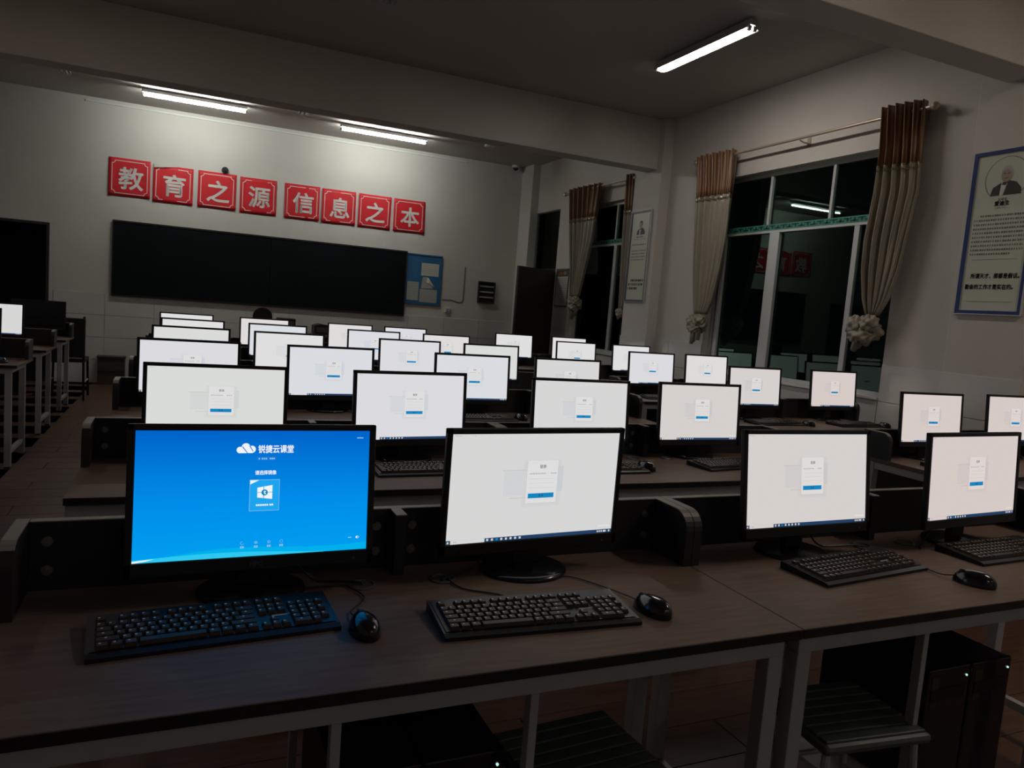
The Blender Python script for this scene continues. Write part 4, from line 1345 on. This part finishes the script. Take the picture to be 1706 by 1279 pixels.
def tower(label, x, y):
    rt = thing('computer_tower', label, 'computer tower', (x, y, 0.14), 0, 'computer towers')
    MB().bbox(-0.085, 0.085, 0.012, 0.36, 0.012, 0.38, BLACKP, 0.004).build('case', rt)
    MB().bbox(-0.086, 0.086, 0.0, 0.014, 0.012, 0.382, BLACKG, 0.004).build('front_panel', rt)
    MB().box(-0.07, 0.07, -0.002, 0.001, 0.29, 0.325, BLACKP).build('drive_bay', rt)
    MB().tube([(0.07, -0.003, 0.352), (0.07, 0.0, 0.352)], 0.003, LEDG, 8).build('power_light', rt)
    MB().box(-0.07, -0.04, -0.001, 0.0015, 0.27, 0.36, STICK).build('sticker', rt)
    for sx in (-0.07, 0.07):
        for yy in (0.03, 0.33):
            MB().lathe([(0.012, 0.0), (0.012, 0.013)], BLACKP, 8, (sx, yy, 0)).build('foot', rt)
tower('black computer tower under the nearest left desk, left of the pair', 0.362, 1.29)
tower('black computer tower under the nearest left desk, right of the pair', 0.538, 1.29)
tower('black computer tower under the second desk of the nearest row, left of the pair', 1.975, 1.29)
tower('black computer tower under the second desk of the nearest row, right of the pair', 2.155, 1.29)

# dark chair beyond the left aisle
CHF = mat('chair_fabric', (0.012, 0.012, 0.014), 0.6)
ch = thing('chair', 'black upright chair at the end of the left aisle', 'chair', (-1.24, 9.95, 0))
MB().bbox(-0.19, 0.19, -0.2, 0.2, 0.43, 0.475, CHF, 0.012).build('seat', ch)
MB().bbox(-0.19, 0.19, -0.215, -0.185, 0.49, 0.94, CHF, 0.012).build('backrest', ch)
for sx in (-1, 1):
    MB().tube([(sx * 0.175, -0.195, 0.96), (sx * 0.175, -0.2, 0.45), (sx * 0.185, -0.23, 0.0)], 0.013, BLACKP, 8).build('leg', ch)
    MB().tube([(sx * 0.175, 0.18, 0.44), (sx * 0.185, 0.2, 0.0)], 0.013, BLACKP, 8).build('leg', ch)
    MB().tube([(sx * 0.18, -0.2, 0.2), (sx * 0.18, 0.19, 0.2)], 0.009, STEEL, 8).build('stretcher', ch)

# teacher's console in front of the blackboard
CONS = mat('console_top', (0.20, 0.20, 0.21), 0.3)
co = thing('teacher_console', 'dark console desk with grey top in front of the blackboard', 'desk', (0.95, 8.95, 0))
MB().bbox(0.02, 0.93, 0.02, 0.58, 0.06, 0.92, SCRNLAM, 0.004).build('body', co)
MB().box(0.04, 0.91, 0.04, 0.56, 0.0, 0.06, BLACKP).build('plinth', co)
MB().prism([(0.0, 0.92), (0.6, 0.92), (0.6, 0.945), (0.0, 0.945)], 'x', 0.0, 0.95, CONS).build('top', co)
for k in range(2):
    dr = MB().bbox(0.04 + k * 0.45, 0.46 + k * 0.45, 0.008, 0.02, 0.12, 0.86, SCRNLAM, 0.003).build('cabinet_door', co)
    MB().box(0.42 + k * 0.1, 0.435 + k * 0.1, 0.0, 0.008, 0.5, 0.6, STEEL).build('handle', dr)
eq = thing('console_box', 'small dark box with curved top on the teacher console', 'box', (1.48, 9.08, 0.945))  # dark box on the console, device not identified
MB().prism([(-0.07, 0), (0.10, 0), (0.10, 0.115), (0.0, 0.128), (-0.07, 0.105)], 'y', 0.0, 0.25, BLACKP).build('case', eq)
MB().box(-0.05, 0.08, -0.003, 0.0, 0.03, 0.09, GROM).build('front_plate', eq)
eq = thing('console_device', 'flat black device on the left end of the teacher console', 'device', (1.06, 9.02, 0.945))  # second dark box at the console's left end, kind of device unknown
MB().bbox(-0.08, 0.12, 0.0, 0.22, 0.0, 0.17, BLACKP, 0.008).build('case', eq)
MB().box(-0.06, 0.10, -0.002, 0.0, 0.09, 0.14, GROM).build('front_plate', eq)
tc_ = thing('office_chair', 'black chair with rounded top behind the teacher console', 'chair', (0.90, 10.05, 0))
bk = []
for k in range(13):
    a = PI * k / 12
    bk.append((0.118 * math.cos(a), 1.09 + 0.112 * math.sin(a)))
bk = [(0.118, 0.62)] + bk + [(-0.118, 0.62)]
MB().prism(bk, 'y', 0.0, 0.06, CHF).build('backrest', tc_)
MB().bbox(-0.22, 0.22, -0.40, 0.02, 0.46, 0.53, CHF, 0.02).build('seat', tc_)
MB().tube([(0, 0.03, 0.64), (0, 0.06, 0.50), (0, -0.19, 0.45)], 0.02, BLACKP, 8).build('back_stem', tc_)
MB().tube([(0, -0.19, 0.46), (0, -0.19, 0.08)], 0.025, BLACKP, 10).build('column', tc_)
for k in range(5):
    a = 2 * PI * k / 5 + 0.3
    MB().tube([(0, -0.19, 0.09), (0.25 * math.cos(a), -0.19 + 0.25 * math.sin(a), 0.05)], 0.018, BLACKP, 8).build('leg', tc_)
    MB().tube([(0.25 * math.cos(a) - 0.012, -0.19 + 0.25 * math.sin(a), 0.025), (0.25 * math.cos(a) + 0.012, -0.19 + 0.25 * math.sin(a), 0.025)], 0.025, BLACKP, 10).build('caster', tc_)
